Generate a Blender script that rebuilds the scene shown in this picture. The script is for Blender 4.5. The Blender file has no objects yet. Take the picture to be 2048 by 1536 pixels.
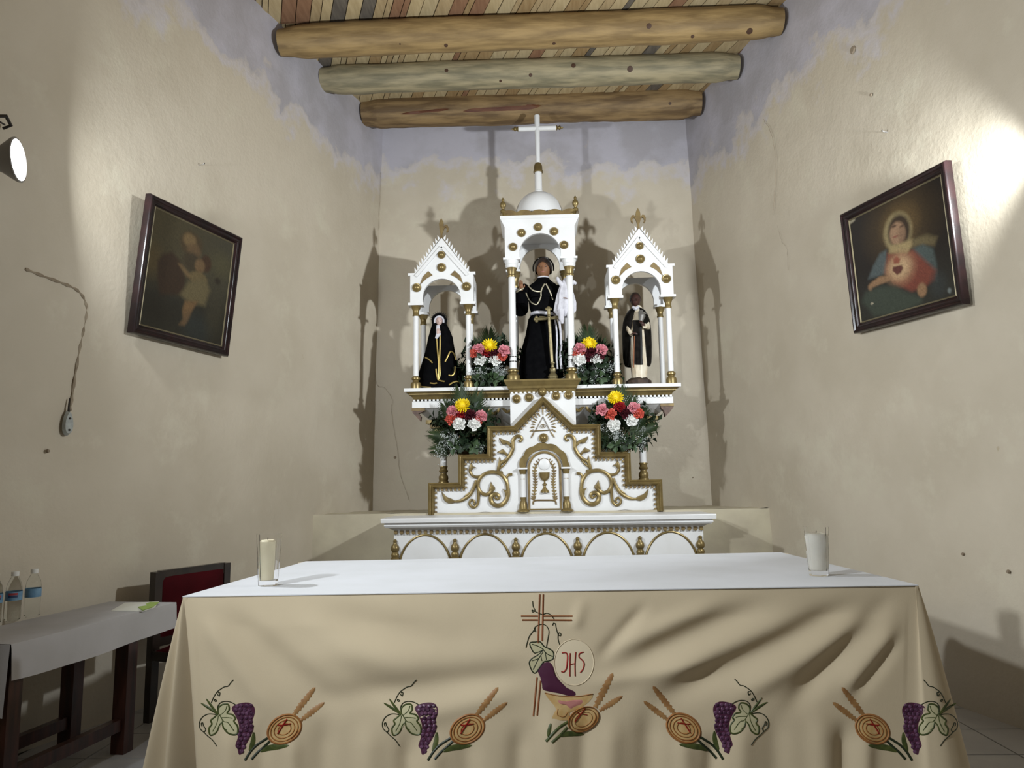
import bpy, bmesh, math, random
import numpy as np
from mathutils import Vector, Matrix, noise
from mathutils.bvhtree import BVHTree

random.seed(7)
S = bpy.context.scene
COL = S.collection
PI = math.pi

# ------------------------------------------------------------------ camera
FPX, CX, CY = 1500.0, 1024.0, 768.0            # focal length and centre in pixels of 2048 x 1536
EYE = Vector((0, 0, 1.14))
_d = Vector(((1075 - CX) / FPX, (972 - CY) / FPX, 1)).normalized()     # world +Y seen from the camera
_n = _d.cross(Vector((1, -.0155, 0))).normalized()
if _n.y > 0: _n = -_n                                                  # world +Z (camera: right, down, forward)
_x = _d.cross(_n).normalized()
if _x.x < 0: _x = -_x
WM = Matrix((_x, _d, _n))                                              # camera axes -> world
cam = bpy.data.cameras.new('camera')
cam.sensor_width = 36.0
cam.lens = 36.0 * FPX / 2048
cam.clip_start = .05
cam_o = bpy.data.objects.new('camera', cam)
COL.objects.link(cam_o)
r_, u_, f_ = WM @ Vector((1, 0, 0)), WM @ Vector((0, -1, 0)), WM @ Vector((0, 0, 1))
cam_o.matrix_world = Matrix(((r_.x, u_.x, -f_.x, EYE.x), (r_.y, u_.y, -f_.y, EYE.y),
                             (r_.z, u_.z, -f_.z, EYE.z), (0, 0, 0, 1)))
S.camera = cam_o

# ------------------------------------------------------------------ world, exposure
S.view_settings.view_transform = 'Standard'
S.view_settings.look = 'None'
S.view_settings.gamma = 1
S.view_settings.use_curve_mapping = False
S.view_settings.exposure = -0.12
w = bpy.data.worlds.new('nave'); S.world = w
w.use_nodes = True
w.node_tree.nodes['Background'].inputs[0].default_value = (1.0, .91, .74, 1)
w.node_tree.nodes['Background'].inputs[1].default_value = .26
LAMP_POWER, NAVE_POWER = 80.0, 42.0

def ray(px, py):
    return WM @ Vector(((px - CX) / FPX, (py - CY) / FPX, 1))
def P(px, py, Y):                                   # the point at depth Y behind a photo pixel
    r = ray(px, py); return EYE + r * (Y / r.y)
def PZ(px, py, Z):
    r = ray(px, py); return EYE + r * ((Z - EYE.z) / r.z)

# ------------------------------------------------------------------ materials
def lin(c):
    return tuple((v / 255 / 12.92) if v <= 10 else ((v / 255 + .055) / 1.055) ** 2.4 for v in c)
def mat(name, c, rough=.6, metal=0.0, c2=None, scale=8.0, bump=0.0, bscale=60.0, stretch=None, detail=4, trans=0.0, ior=1.45, sheen=0.0, spec=.5, ramp=(.35, .65)):
    m = bpy.data.materials.new(name); m.use_nodes = True
    nt = m.node_tree; b = nt.nodes['Principled BSDF']
    b.inputs['Base Color'].default_value = (*c, 1)
    b.inputs['Roughness'].default_value = rough
    b.inputs['Metallic'].default_value = metal
    b.inputs['Transmission Weight'].default_value = trans
    b.inputs['IOR'].default_value = ior
    b.inputs['Specular IOR Level'].default_value = spec
    b.inputs['Sheen Weight'].default_value = sheen
    tc = nt.nodes.new('ShaderNodeNewGeometry'); vec = tc.outputs['Position']
    if stretch:
        mp = nt.nodes.new('ShaderNodeMapping'); mp.inputs['Scale'].default_value = stretch
        nt.links.new(vec, mp.inputs[0]); vec = mp.outputs[0]
    if c2:
        n = nt.nodes.new('ShaderNodeTexNoise'); n.inputs['Scale'].default_value = scale; n.inputs['Detail'].default_value = detail
        nt.links.new(vec, n.inputs['Vector'])
        r = nt.nodes.new('ShaderNodeValToRGB')
        r.color_ramp.elements[0].position = ramp[0]; r.color_ramp.elements[0].color = (*c, 1)
        r.color_ramp.elements[1].position = ramp[1]; r.color_ramp.elements[1].color = (*c2, 1)
        nt.links.new(n.outputs['Fac'], r.inputs[0]); nt.links.new(r.outputs[0], b.inputs['Base Color'])
    if bump:
        n = nt.nodes.new('ShaderNodeTexNoise'); n.inputs['Scale'].default_value = bscale; n.inputs['Detail'].default_value = 4
        nt.links.new(vec, n.inputs['Vector'])
        bp = nt.nodes.new('ShaderNodeBump'); bp.inputs['Strength'].default_value = bump; bp.inputs['Distance'].default_value = .01
        nt.links.new(n.outputs['Fac'], bp.inputs['Height']); nt.links.new(bp.outputs[0], b.inputs['Normal'])
    return m
def wall_mat(name, edge, tint=(1, 1, 1)):
    m = bpy.data.materials.new(name); m.use_nodes = True
    nt = m.node_tree; N = nt.nodes.new; K = nt.links.new; b = nt.nodes['Principled BSDF']
    b.inputs['Roughness'].default_value = .55; b.inputs['Specular IOR Level'].default_value = .35
    g = N('ShaderNodeNewGeometry'); sep = N('ShaderNodeSeparateXYZ'); K(g.outputs['Position'], sep.inputs[0])
    def noi(sc, det=4, rough=.55):
        n = N('ShaderNodeTexNoise'); n.inputs['Scale'].default_value = sc; n.inputs['Detail'].default_value = det
        n.inputs['Roughness'].default_value = rough; K(g.outputs['Position'], n.inputs['Vector']); return n.outputs['Fac']
    def ma(op, a, bb):
        n = N('ShaderNodeMath'); n.operation = op
        for i, v in enumerate((a, bb)):
            if isinstance(v, (int, float)): n.inputs[i].default_value = v
            else: K(v, n.inputs[i])
        return n.outputs[0]
    def mix(f, a, bb):
        n = N('ShaderNodeMix'); n.data_type = 'RGBA'; K(f, n.inputs[0]) if not isinstance(f, float) else None
        for i, v in ((6, a), (7, bb)):
            if isinstance(v, tuple): n.inputs[i].default_value = (*[v[q] * tint[q] for q in range(3)], 1)
            else: K(v, n.inputs[i])
        return n.outputs[2]
    def ramp(v, p0, p1):
        r = N('ShaderNodeMapRange'); r.inputs[1].default_value = p0; r.inputs[2].default_value = p1; K(v, r.inputs[0]); return r.outputs[0]
    cream = mix(ramp(noi(1.3), .38, .62), (.46, .402, .31), (.515, .455, .36))
    cream = mix(ramp(noi(2.4, 6, .7), .54, .70), cream, (.53, .48, .375))
    cream = mix(ramp(noi(9, 5), .74, .80), cream, (.40, .33, .23))
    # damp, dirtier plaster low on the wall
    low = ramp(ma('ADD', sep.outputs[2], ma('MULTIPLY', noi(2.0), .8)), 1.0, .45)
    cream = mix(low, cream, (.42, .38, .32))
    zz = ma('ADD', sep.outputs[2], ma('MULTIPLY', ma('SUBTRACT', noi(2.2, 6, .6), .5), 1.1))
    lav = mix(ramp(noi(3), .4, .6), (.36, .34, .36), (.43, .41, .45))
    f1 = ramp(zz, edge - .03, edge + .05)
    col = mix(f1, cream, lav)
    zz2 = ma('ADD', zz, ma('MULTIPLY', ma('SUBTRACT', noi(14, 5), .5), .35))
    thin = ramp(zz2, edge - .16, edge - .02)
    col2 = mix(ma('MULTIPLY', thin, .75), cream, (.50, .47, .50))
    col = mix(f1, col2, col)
    K(col, b.inputs['Base Color'])
    bp = N('ShaderNodeBump'); bp.inputs['Strength'].default_value = .24; bp.inputs['Distance'].default_value = .02
    K(ma('ADD', noi(6, 5), ma('MULTIPLY', noi(45, 3), .25)), bp.inputs['Height']); K(bp.outputs[0], b.inputs['Normal'])
    return m
def emit(name, c, s):
    m = bpy.data.materials.new(name); m.use_nodes = True
    b = m.node_tree.nodes['Principled BSDF']
    b.inputs['Base Color'].default_value = (*c, 1); b.inputs['Emission Color'].default_value = (*c, 1); b.inputs['Emission Strength'].default_value = s
    return m
M = {}
M['white'] = mat('white_enamel', (.70, .70, .70), .38, c2=(.65, .645, .635), scale=5, bump=.05, bscale=40)
M['gold'] = mat('gold_paint', (.235, .172, .066), .36, .5, c2=(.17, .122, .048), scale=14, bump=.06, bscale=50)
M['golddk'] = mat('dull_gold_paint', (.23, .165, .065), .5, .3, c2=(.15, .10, .045), scale=14)
M['brown'] = mat('carved_brown', (.13, .075, .05), .5, .1, c2=(.07, .04, .03), scale=30)
M['black'] = mat('black_velvet', (.0025, .0025, .003), .95, c2=(.004, .004, .0045), scale=20, spec=.03)
M['blackgloss'] = mat('black_lacquer', (.005, .0045, .004), .35, c2=(.012, .010, .009), scale=25, spec=.06)
M['braid'] = mat('gold_braid', (.42, .31, .10), .4, .6)
M['silver'] = mat('silver_braid', (.42, .38, .27), .4, .5)
M['skin'] = mat('painted_skin', (.20, .095, .048), .45, spec=.3)
M['skinpale'] = mat('pale_painted_skin', (.50, .36, .32), .45)
M['skindark'] = mat('dark_painted_skin', (.045, .018, .014), .4)
M['hair'] = mat('dark_hair', (.025, .014, .010), .5)
M['halo'] = mat('dark_halo_metal', (.05, .045, .04), .35, .6)
M['lace'] = mat('white_lace', (.56, .55, .59), .8, c2=(.46, .45, .49), scale=30, bump=.3, bscale=60)
M['cream_robe'] = mat('cream_robe', (.66, .60, .48), .45, c2=(.50, .40, .27), scale=12)
M['rock'] = mat('dark_rock', (.03, .018, .012), .7, c2=(.06, .035, .02), scale=20)
M['brass'] = mat('old_brass', (.22, .18, .09), .45, .6, c2=(.15, .12, .06), scale=25)
M['cloth'] = mat('beige_cloth', (.50, .415, .285), .75, c2=(.54, .45, .31), scale=3, bump=.05, bscale=220, sheen=.1, spec=.25)
M['whitecloth'] = mat('white_cloth', (.62, .63, .66), .85, c2=(.58, .59, .61), scale=4, bump=.06, bscale=25, spec=.2)
M['sidecloth'] = mat('grey_white_cloth', (.44, .43, .44), .85, c2=(.39, .38, .38), scale=4, bump=.06, bscale=60, spec=.2)
M['darkwood'] = mat('dark_red_wood', (.055, .018, .012), .35, c2=(.02, .009, .007), scale=6, stretch=(6, 6, 1))
M['blackwood'] = mat('near_black_wood', (.015, .011, .009), .3, c2=(.03, .02, .015), scale=8)
M['redfabric'] = mat('dark_red_upholstery', (.05, .002, .004), .8, c2=(.035, .0015, .003), scale=6, spec=.1)
M['framewood'] = mat('mahogany_frame', (.010, .006, .006), .22, c2=(.018, .008, .008), scale=12, spec=.35)
M['slip'] = mat('tarnished_gilt_slip', (.18, .15, .09), .35, .5)
M['glass'] = mat('clear_glass', (1, 1, 1), .02, trans=1.0, ior=1.22)
M['pet'] = mat('clear_plastic', (.93, .95, .94), .06, trans=1.0, ior=1.15)
M['wax'] = mat('cream_wax', (.88, .80, .58), .5, c2=(.82, .74, .52), scale=15)
M['waxwhite'] = mat('white_wax', (.86, .84, .76), .5, c2=(.76, .72, .62), scale=12)
M['metaldk'] = mat('dark_metal', (.03, .025, .022), .45, .4)
M['metalgrey'] = mat('grey_metal', (.22, .21, .20), .4, .6)
M['lens'] = emit('lamp_lens', (.95, .98, 1.0), 14.0)
M['plate'] = mat('grey_plastic', (.36, .38, .36), .5, c2=(.28, .29, .27), scale=40)
M['ply'] = mat('tiles', (.42, .42, .43), .35, c2=(.34, .34, .36), scale=4)
M['grout'] = mat('grout', (.16, .15, .14), .8)
M['ledge'] = mat('ledge_plaster', (.48, .43, .31), .6, c2=(.40, .35, .26), scale=4, bump=.3, bscale=12)
M['crack'] = mat('crack_dark', (.24, .19, .135), .9)
M['leaf'] = mat('dark_leaf', (.008, .018, .008), .5, c2=(.016, .031, .013), scale=20, spec=.3)
M['frond'] = mat('palm_leaf', (.016, .030, .010), .5, c2=(.035, .052, .018), scale=20, spec=.3)
M['fern'] = mat('mid_green_fern', (.05, .085, .035), .6, c2=(.025, .05, .018), scale=30)
M['yellow'] = mat('yellow_petal', (.80, .62, .006), .6, c2=(.70, .50, .004), scale=40)
M['pink'] = mat('pink_petal', (.66, .28, .31), .6, c2=(.58, .20, .24), scale=60)
M['coral'] = mat('coral_petal', (.60, .11, .075), .6, c2=(.52, .085, .055), scale=60)
M['red'] = mat('red_petal', (.28, .008, .012), .6)
M['wine'] = mat('wine_petal', (.055, .003, .008), .6)
M['whitep'] = mat('white_petal', (.80, .80, .77), .6)
M['gyp'] = mat('white_speck', (.42, .45, .43), .7)
M['stem'] = mat('stem_green', (.03, .05, .02), .6)
M['foil'] = mat('vase_foil', (.5, .5, .52), .2, .8)
M['t_green'] = mat('green_thread', (.035, .050, .010), .5, c2=(.075, .09, .02), scale=60)
M['t_dkgreen'] = mat('dark_green_thread', (.012, .020, .006), .5)
M['t_purple'] = mat('purple_thread', (.045, .012, .035), .4, c2=(.12, .05, .10), scale=70, ramp=(.45, .6))
M['t_plum'] = mat('plum_thread', (.055, .006, .028), .6)
M['t_gold'] = mat('golden_thread', (.34, .15, .045), .45, c2=(.25, .10, .03), scale=60)
M['t_wheat'] = mat('wheat_thread', (.33, .18, .065), .55, c2=(.25, .12, .04), scale=60)
M['t_brown'] = mat('brown_thread', (.20, .065, .018), .5)
M['t_red'] = mat('red_thread', (.27, .008, .008), .5)
M['t_yellow'] = mat('yellow_patch', (.50, .35, .16), .6, c2=(.43, .27, .10), scale=40)
M['t_pink'] = mat('pink_patch', (.42, .17, .15), .6)
M['t_host'] = mat('cream_patch', (.60, .51, .36), .7)
M['t_leaf'] = mat('pale_leaf_patch', (.44, .41, .25), .7)
M['pblue'] = mat('blue_label', (.10, .22, .36), .4, c2=(.16, .30, .44), scale=30)
M['pred'] = mat('red_print', (.32, .05, .06), .4)
M['pnavy'] = mat('navy_print', (.03, .06, .14), .4)
M['capw'] = mat('white_cap', (.72, .72, .70), .4)
M['paper'] = mat('paper', (.66, .66, .60), .8)
M['pgreen'] = mat('green_print', (.30, .42, .10), .8)
def plank_mat(name, a, b):
    return mat(name, a, .7, c2=b, scale=5, stretch=(10, 1.2, 10), bump=.15, bscale=40)
PLANKS = [plank_mat('plank_pale', (.42, .33, .19), (.34, .265, .145)), plank_mat('plank_straw', (.36, .27, .14), (.44, .34, .19)),
          plank_mat('plank_honey', (.31, .21, .10), (.25, .16, .07)), plank_mat('plank_red', (.24, .13, .07), (.19, .095, .05)),
          plank_mat('plank_grey', (.13, .11, .085), (.09, .075, .06)), plank_mat('plank_tan', (.30, .215, .11), (.38, .28, .15))]
def beam_mat(name, a, b, c):
    m = mat(name, a, .65, c2=b, scale=3, stretch=(1.1, 7, 7), bump=.35, bscale=9, detail=6, ramp=(.38, .62))
    return m
BEAMM = [beam_mat('log_brown', (.24, .155, .068), (.11, .066, .028), 0), beam_mat('log_grey', (.31, .26, .155), (.16, .14, .085), 0), beam_mat('log_amber', (.285, .19, .078), (.17, .108, .042), 0)]
M['knot'] = mat('knot', (.055, .025, .012), .6)
M['stainred'] = mat('red_bark', (.075, .022, .010), .6, c2=(.13, .05, .02), scale=6, stretch=(1, 8, 8))

# ------------------------------------------------------------------ mesh helpers
ORG = {}
def tag(o, label=None, cat=None, group=None, kind=None):
    if label: o['label'] = label
    if cat: o['category'] = cat
    if group: o['group'] = group
    if kind: o['kind'] = kind
    return o
def thing(name, loc, label, cat, group=None):
    o = bpy.data.objects.new(name, None); COL.objects.link(o)
    o.empty_display_size = .05
    o.location = loc; ORG[o.name] = Vector(loc)
    return tag(o, label, cat, group)
class MB:
    def __init__(s): s.v = []; s.f = []
    def add(s, vs, fs):
        k = len(s.v); s.v += [Vector(a) for a in vs]; s.f += [tuple(i + k for i in f) for f in fs]; return s
    def box(s, x0, x1, y0, y1, z0, z1):
        return s.add([(x0, y0, z0), (x1, y0, z0), (x1, y1, z0), (x0, y1, z0), (x0, y0, z1), (x1, y0, z1), (x1, y1, z1), (x0, y1, z1)],
                     [(0, 3, 2, 1), (4, 5, 6, 7), (0, 1, 5, 4), (1, 2, 6, 5), (2, 3, 7, 6), (3, 0, 4, 7)])
    def prism(s, poly, y0, y1):                    # poly in (x, z), concave allowed, thickness along y
        bm = bmesh.new()
        f = bm.faces.new([bm.verts.new((a, y0, b)) for a, b in poly])
        r = bmesh.ops.extrude_face_region(bm, geom=[f])
        for e in r['geom']:
            if isinstance(e, bmesh.types.BMVert): e.co.y = y1
        bmesh.ops.recalc_face_normals(bm, faces=bm.faces)
        bmesh.ops.triangulate(bm, faces=[q for q in bm.faces if len(q.verts) > 4])
        bm.verts.index_update()
        s.add([v.co for v in bm.verts], [[v.index for v in q.verts] for q in bm.faces]); bm.free(); return s
    def hprism(s, poly, z0, z1):                   # poly in (x, y), thickness along z
        t = MB(); t.prism(poly, z0, z1)
        return s.add([(v.x, v.z, v.y) for v in t.v], [tuple(reversed(f)) for f in t.f])
    def lathe(s, prof, c, axis=Vector((0, 0, 1)), n=16, caps=True):   # prof: (radius, height along axis)
        q = Vector(axis).normalized().to_track_quat('Z', 'Y'); c = Vector(c)
        vs = []; fs = []
        for r, h in prof:
            for i in range(n):
                a = 2 * PI * i / n; vs.append(c + q @ Vector((r * math.cos(a), r * math.sin(a), h)))
        for j in range(len(prof) - 1):
            for i in range(n):
                i2 = (i + 1) % n; fs.append((j * n + i, j * n + i2, (j + 1) * n + i2, (j + 1) * n + i))
        if caps:
            fs.append(tuple(reversed(range(n)))); fs.append(tuple((len(prof) - 1) * n + i for i in range(n)))
        return s.add(vs, fs)
    def tube(s, path, rad, n=8, closed=False, flat=1.0, up=None):
        path = [Vector(p) for p in path]; m = len(path)
        if not hasattr(rad, '__len__'): rad = [rad] * m
        vs = []; fs = []; ref = Vector(up) if up else None
        for i, p in enumerate(path):
            a = path[i - 1] if (i > 0 or closed) else p; b = path[(i + 1) % m] if (i < m - 1 or closed) else p
            t = (b - a).normalized() if (b - a).length > 1e-9 else Vector((0, 0, 1))
            if ref is None:
                ref = Vector((0, 1, 0)) if abs(t.y) < .8 else Vector((1, 0, 0))
            u = (ref - t * ref.dot(t)); u = u.normalized() if u.length > 1e-6 else t.orthogonal().normalized()
            if not up: ref = u
            v = t.cross(u)
            for k in range(n):
                a_ = 2 * PI * k / n; vs.append(p + (u * math.cos(a_) * flat + v * math.sin(a_)) * rad[i])
        L = m if closed else m - 1
        for i in range(L):
            for k in range(n):
                j = (i + 1) % m; k2 = (k + 1) % n
                fs.append((i * n + k, i * n + k2, j * n + k2, j * n + k))
        if not closed:
            fs.append(tuple(reversed(range(n)))); fs.append(tuple((m - 1) * n + k for k in range(n)))
        return s.add(vs, fs)
    def ball(s, c, r, n=10, m=7, sc=(1, 1, 1)):
        prof = [(max(1e-4, r * math.sin(PI * j / m)), -r * math.cos(PI * j / m)) for j in range(m + 1)]
        t = MB().lathe(prof, (0, 0, 0), n=n)
        return s.add([Vector((v.x * sc[0], v.y * sc[1], v.z * sc[2])) + Vector(c) for v in t.v], t.f)
    def loft(s, secs, n=24, pleat=0, amp=0.0):     # secs: (cx, cy, z, rx, ry[, amp])
        vs = []; fs = []
        for q in secs:
            cx, cy, z, rx, ry = q[:5]; am = q[5] if len(q) > 5 else amp
            for i in range(n):
                a = 2 * PI * i / n; k = 1 + am * math.cos(pleat * a + z * 3)
                vs.append((cx + rx * k * math.cos(a), cy + ry * k * math.sin(a), z))
        for j in range(len(secs) - 1):
            for i in range(n):
                i2 = (i + 1) % n; fs.append((j * n + i, j * n + i2, (j + 1) * n + i2, (j + 1) * n + i))
        fs.append(tuple(reversed(range(n)))); fs.append(tuple((len(secs) - 1) * n + i for i in range(n)))
        return s.add(vs, fs)
    def grid(s, fn, nu, nv):
        return s.add([fn(i / nu, j / nv) for j in range(nv + 1) for i in range(nu + 1)],
                     [(j * (nu + 1) + i, j * (nu + 1) + i + 1, (j + 1) * (nu + 1) + i + 1, (j + 1) * (nu + 1) + i) for j in range(nv) for i in range(nu)])
    def mesh(s, name, m, o=Vector((0, 0, 0)), smooth=True, fix=True):
        me = bpy.data.meshes.new(name)
        me.from_pydata([tuple(v - o) for v in s.v], [], s.f)
        if fix:
            bm = bmesh.new(); bm.from_mesh(me); bmesh.ops.recalc_face_normals(bm, faces=bm.faces); bm.to_mesh(me); bm.free()
        if m: me.materials.append(m)
        if smooth:
            me.shade_smooth()
            try: me.set_sharp_from_angle(angle=math.radians(38))
            except Exception: pass
        return me
    def build(s, name, m, parent=None, smooth=True, loc=None, fix=True):
        if parent is not None: o_ = ORG[parent.name]
        else: o_ = Vector(loc) if loc is not None else Vector((0, 0, 0))
        ob = bpy.data.objects.new(name, s.mesh(name, m, o_, smooth, fix)); COL.objects.link(ob)
        if parent is not None: ob.parent = parent
        else: ob.location = o_
        ORG[ob.name] = o_
        return ob
def copy_tree(o, parent=None):
    c = o.copy(); COL.objects.link(c); c.parent = parent
    for ch in list(o.children):
        copy_tree(ch, c)
    return c
def cr(pts, n=6, closed=False):                    # Catmull-Rom through points of any dimension
    pts = [tuple(p) for p in pts]; m = len(pts); out = []
    rng = range(m) if closed else range(m - 1)
    for i in rng:
        p0 = pts[i - 1] if (i > 0 or closed) else pts[0]; p1 = pts[i]; p2 = pts[(i + 1) % m]
        p3 = pts[(i + 2) % m] if (i + 2 < m or closed) else pts[-1]
        for k in range(n):
            t = k / n
            out.append(tuple(.5 * ((2 * b) + (c - a) * t + (2 * a - 5 * b + 4 * c - d) * t * t + (-a + 3 * b - 3 * c + d) * t ** 3) for a, b, c, d in zip(p0, p1, p2, p3)))
    if not closed: out.append(pts[-1])
    return out

# ------------------------------------------------------------------ lamps
def area(name, loc, aim, r, power, col=(.90, .96, 1.0), spread=145):
    l = bpy.data.lights.new(name, 'AREA'); l.shape = 'DISK'; l.size = r * 2; l.energy = power; l.color = col; l.spread = math.radians(spread)
    o = bpy.data.objects.new(name, l); COL.objects.link(o)
    o.location = loc; o.rotation_euler = Vector(aim).to_track_quat('-Z', 'Y').to_euler()
    return o
LAMP_L, AIM_L = Vector((-2.215, 3.0, 2.567)), Vector((.94, .26, .06)).normalized()
LAMP_R, AIM_R = Vector((2.19, 3.0, 2.56)), Vector((-.74, .67, .05)).normalized()
LAMP_N, AIM_N = Vector((-1.75, .95, 2.1)), Vector((.80, .52, -.34)).normalized()

# ------------------------------------------------------------------ walls, floor, ceiling
YW = 6.52
def wall_plane(bot, top, slope, sg):
    def at(Y, z, off=0.0):
        t = (z - bot.z) / (top.z - bot.z); xb = bot.x + (top.x - bot.x) * t
        nn = Vector((-sg, -slope, 0)).normalized()
        return Vector((xb + sg * slope * (YW - Y), Y, z)) + nn * off
    nn = (top - bot).cross(Vector((sg * slope, -1, 0))).normalized()
    if nn.x * sg > 0: nn = -nn
    return at, bot, nn
LW, LW0, LN = wall_plane(P(745, 1010, YW), P(765, 260, YW), .285, -1)
RW, RW0, RN = wall_plane(P(1425, 1005, YW), P(1370, 235, YW), .245, 1)
def hit(px, py, p0, nn, off=0.0):
    r = ray(px, py); q = p0 + nn * off; return EYE + r * ((q - EYE).dot(nn) / r.dot(nn))
HL = lambda px, py, off=0.0: hit(px, py, LW0, LN, off)
HR = lambda px, py, off=0.0: hit(px, py, RW0, RN, off)
def rough(p, nn, a=.012):
    return p + nn * (a * noise.noise(p * 1.7) + .004 * noise.noise(p * 6))
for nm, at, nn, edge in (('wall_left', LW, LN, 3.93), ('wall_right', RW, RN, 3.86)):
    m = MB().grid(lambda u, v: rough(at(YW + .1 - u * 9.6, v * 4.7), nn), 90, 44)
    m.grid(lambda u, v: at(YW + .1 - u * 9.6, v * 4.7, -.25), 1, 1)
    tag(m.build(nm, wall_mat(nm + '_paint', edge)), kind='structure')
m = MB().grid(lambda u, v: rough(Vector((-1.75 + 3.5 * u, YW, 4.7 * v)), Vector((0, -1, 0)), .008), 40, 50)
m.grid(lambda u, v: Vector((-1.75 + 3.5 * u, YW + .25, 4.7 * v)), 1, 1)
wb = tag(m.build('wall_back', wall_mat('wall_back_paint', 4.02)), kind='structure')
floor = tag(MB().box(-4, 4, -3, 6.8, -.12, -.008).build('floor', M['grout'], smooth=False), kind='structure')
tile = MB().box(-.161, .161, -.161, .161, -.012, 0).mesh('tile', M['ply'], smooth=False)
for i in range(-9, 9):
    for j in range(7):
        x, y = i * .33 + .165, 2.55 + j * .33
        if abs(x) < 1.0 or abs(x) > 1.42 + .285 * (6.4 - y) + .1: continue
        o = bpy.data.objects.new('tile', tile); COL.objects.link(o); o.location = (x, y, 0); o.parent = floor
def ribbon(px_list, H, wpx, name, parent, m=M['crack'], seed=1):
    rnd = random.Random(seed)
    pts = [H(a + rnd.uniform(-1, 1), b, .016) for a, b in cr(px_list, 5)]
    mb = MB().tube(pts, [.0012 * wpx * rnd.uniform(.5, 1.2) for _ in pts], n=5)
    return mb.build(name, m, parent)
ceil = tag(MB().box(-3.6, 3.6, -3, 6.8, 4.53, 4.62).build('ceiling', PLANKS[5], smooth=False), kind='structure')
# laths, laid askew over the beams
pm = {}
a_ = math.atan2(-.38, 1.0)
spans = [(4.15, 4.99), (5.01, 5.57), (5.59, 6.19), (6.21, 6.6)]
rnd = random.Random(3)
for si, (ya, yb) in enumerate(spans):
    k = 0; t = -2.75
    while t < 2.75:
        wd = rnd.choice((.045, .075, .095, .105))
        mi = rnd.choices(range(6), (6, 6, 3, 2, .9, 4))[0]
        if si == 0 and -.98 < t + .35 < -.80: mi = 4
        x0, x1 = t, t + wd - .006
        y0, y1 = ya + .003, yb - .003
        sk = lambda y: -.38 * (y - 5.0)
        if abs(t + sk((ya + yb) / 2)) < 1.62 + .285 * (6.4 - ya):
            zt = 4.492 + rnd.uniform(-.004, .004); 
            mb = MB().add([(x0 + sk(y0), y0, zt), (x1 + sk(y0), y0, zt), (x1 + sk(y1), y1, zt), (x0 + sk(y1), y1, zt),
                           (x0 + sk(y0), y0, 4.53), (x1 + sk(y0), y0, 4.53), (x1 + sk(y1), y1, 4.53), (x0 + sk(y1), y1, 4.53)],
                          [(0, 3, 2, 1), (4, 5, 6, 7), (0, 1, 5, 4), (1, 2, 6, 5), (2, 3, 7, 6), (3, 0, 4, 7)])
            mb.build('plank', PLANKS[mi], ceil, smooth=False)
        t += wd; k += 1
BE = [('ceiling_beam', 6.19, 4.418, .132, 0, (738, 218), (1388, 200), 'brown barked ceiling log closest to the back wall, behind the white cross'),
      ('ceiling_beam', 5.57, 4.385, .113, 1, (657, 150), (1462, 128), 'greyish ceiling log with round dark knots, the middle one of three'),
      ('ceiling_beam', 4.98, 4.358, .118, 2, (575, 74), (1547, 46), 'amber ceiling log nearest the camera at the top of the photo')]
knots = {0: [(1340, 207, .012)], 1: [(893, 141, .014), (1061, 150, .013), (1147, 131, .017), (1260, 138, .022), (1001, 162, .010)],
         2: [(892, 91, .013), (1108, 87, .012), (1298, 52, .018), (1385, 73, .012), (1499, 63, .021), (800, 88, .006)]}
for bi, (nm, Y, z, r, mi, pl, pr, lab) in enumerate(BE):
    xl, xr = P(*pl, Y).x, P(*pr, Y).x
    root = thing(nm, ((xl + xr) / 2, Y, z), lab, 'beam', 'round ceiling logs')
    path = []; rad = []
    n_ = 60
    for i in range(n_ + 1):
        t = i / n_; x = xl - .05 + (xr - xl + .10) * t
        e = max(0, min(t, 1 - t) * (xr - xl + .10) - .04)
        cap = min(1, .80 + e * 1.8) if e < .11 else 1
        path.append((x, Y + .012 * noise.noise(Vector((x * .8, bi * 9, 0))), z + .012 * noise.noise(Vector((x * .7, bi * 5, 3))) + (.012 if bi == 2 else 0) * (2 * t - 1)))
        rad.append(r * cap * (1 + .05 * noise.noise(Vector((x * 1.5, bi * 7, 9)))))
    mb = MB().tube(path, rad, n=20)
    mb.v = [v + Vector((0, 0, 1)) * .006 * noise.noise(v * 9) for v in mb.v]
    log = mb.build('log', BEAMM[mi], root)
    bvh = BVHTree.FromPolygons([tuple(v) for v in mb.v], mb.f)
    for kx, ky, kr in knots[bi]:
        d = ray(kx, ky).normalized(); h = bvh.ray_cast(EYE, d)
        if h[0] is None: continue
        MB().lathe([(kr * 1.15, -.004), (kr, .002), (kr * .5, .003)], h[0], axis=h[1] if h[1].dot(d) < 0 else -h[1], n=10).build('knot', M['knot'], log)
    if bi == 0:                                    # strip of red bark on the last log
        mb = MB()
        for (xa, xb, ya_, th) in ((925, 1085, 222, 9), (800, 900, 228, 4)):
            top = []; 
            for i in range(15):
                t = i / 14; px = xa + (xb - xa) * t; hw = th * math.sin(PI * t) ** .7 * (1 + .3 * math.sin(9 * t))
                row = []
                for q in (-1, 0, 1):
                    d = ray(px, ya_ - 10 * t + q * hw).normalized(); h = bvh.ray_cast(EYE, d); row.append(h[0] - d * (.004 if q == 0 else -.001))
                top += row
            mb.add(top, [(i * 3 + q, i * 3 + q + 1, i * 3 + q + 4, i * 3 + q + 3) for i in range(14) for q in (0, 1)])
        mb.build('bark', M['stainred'], log)

# masonry ledge along the back of the apse
mb = MB().grid(lambda u, v: Vector((-1.72 + 3.46 * u, 5.66 + .88 * v, .952 + .008 * noise.noise(Vector((u * 30, v * 6, 1))))), 60, 8)
mb.grid(lambda u, v: Vector((-1.72 + 3.46 * u, 5.66 - .012 + .012 * noise.noise(Vector((u * 20, v * 8, 4))), .952 * v)), 60, 14)
tag(mb.build('trim_1', M['ledge'], fix=False), kind='structure')
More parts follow.
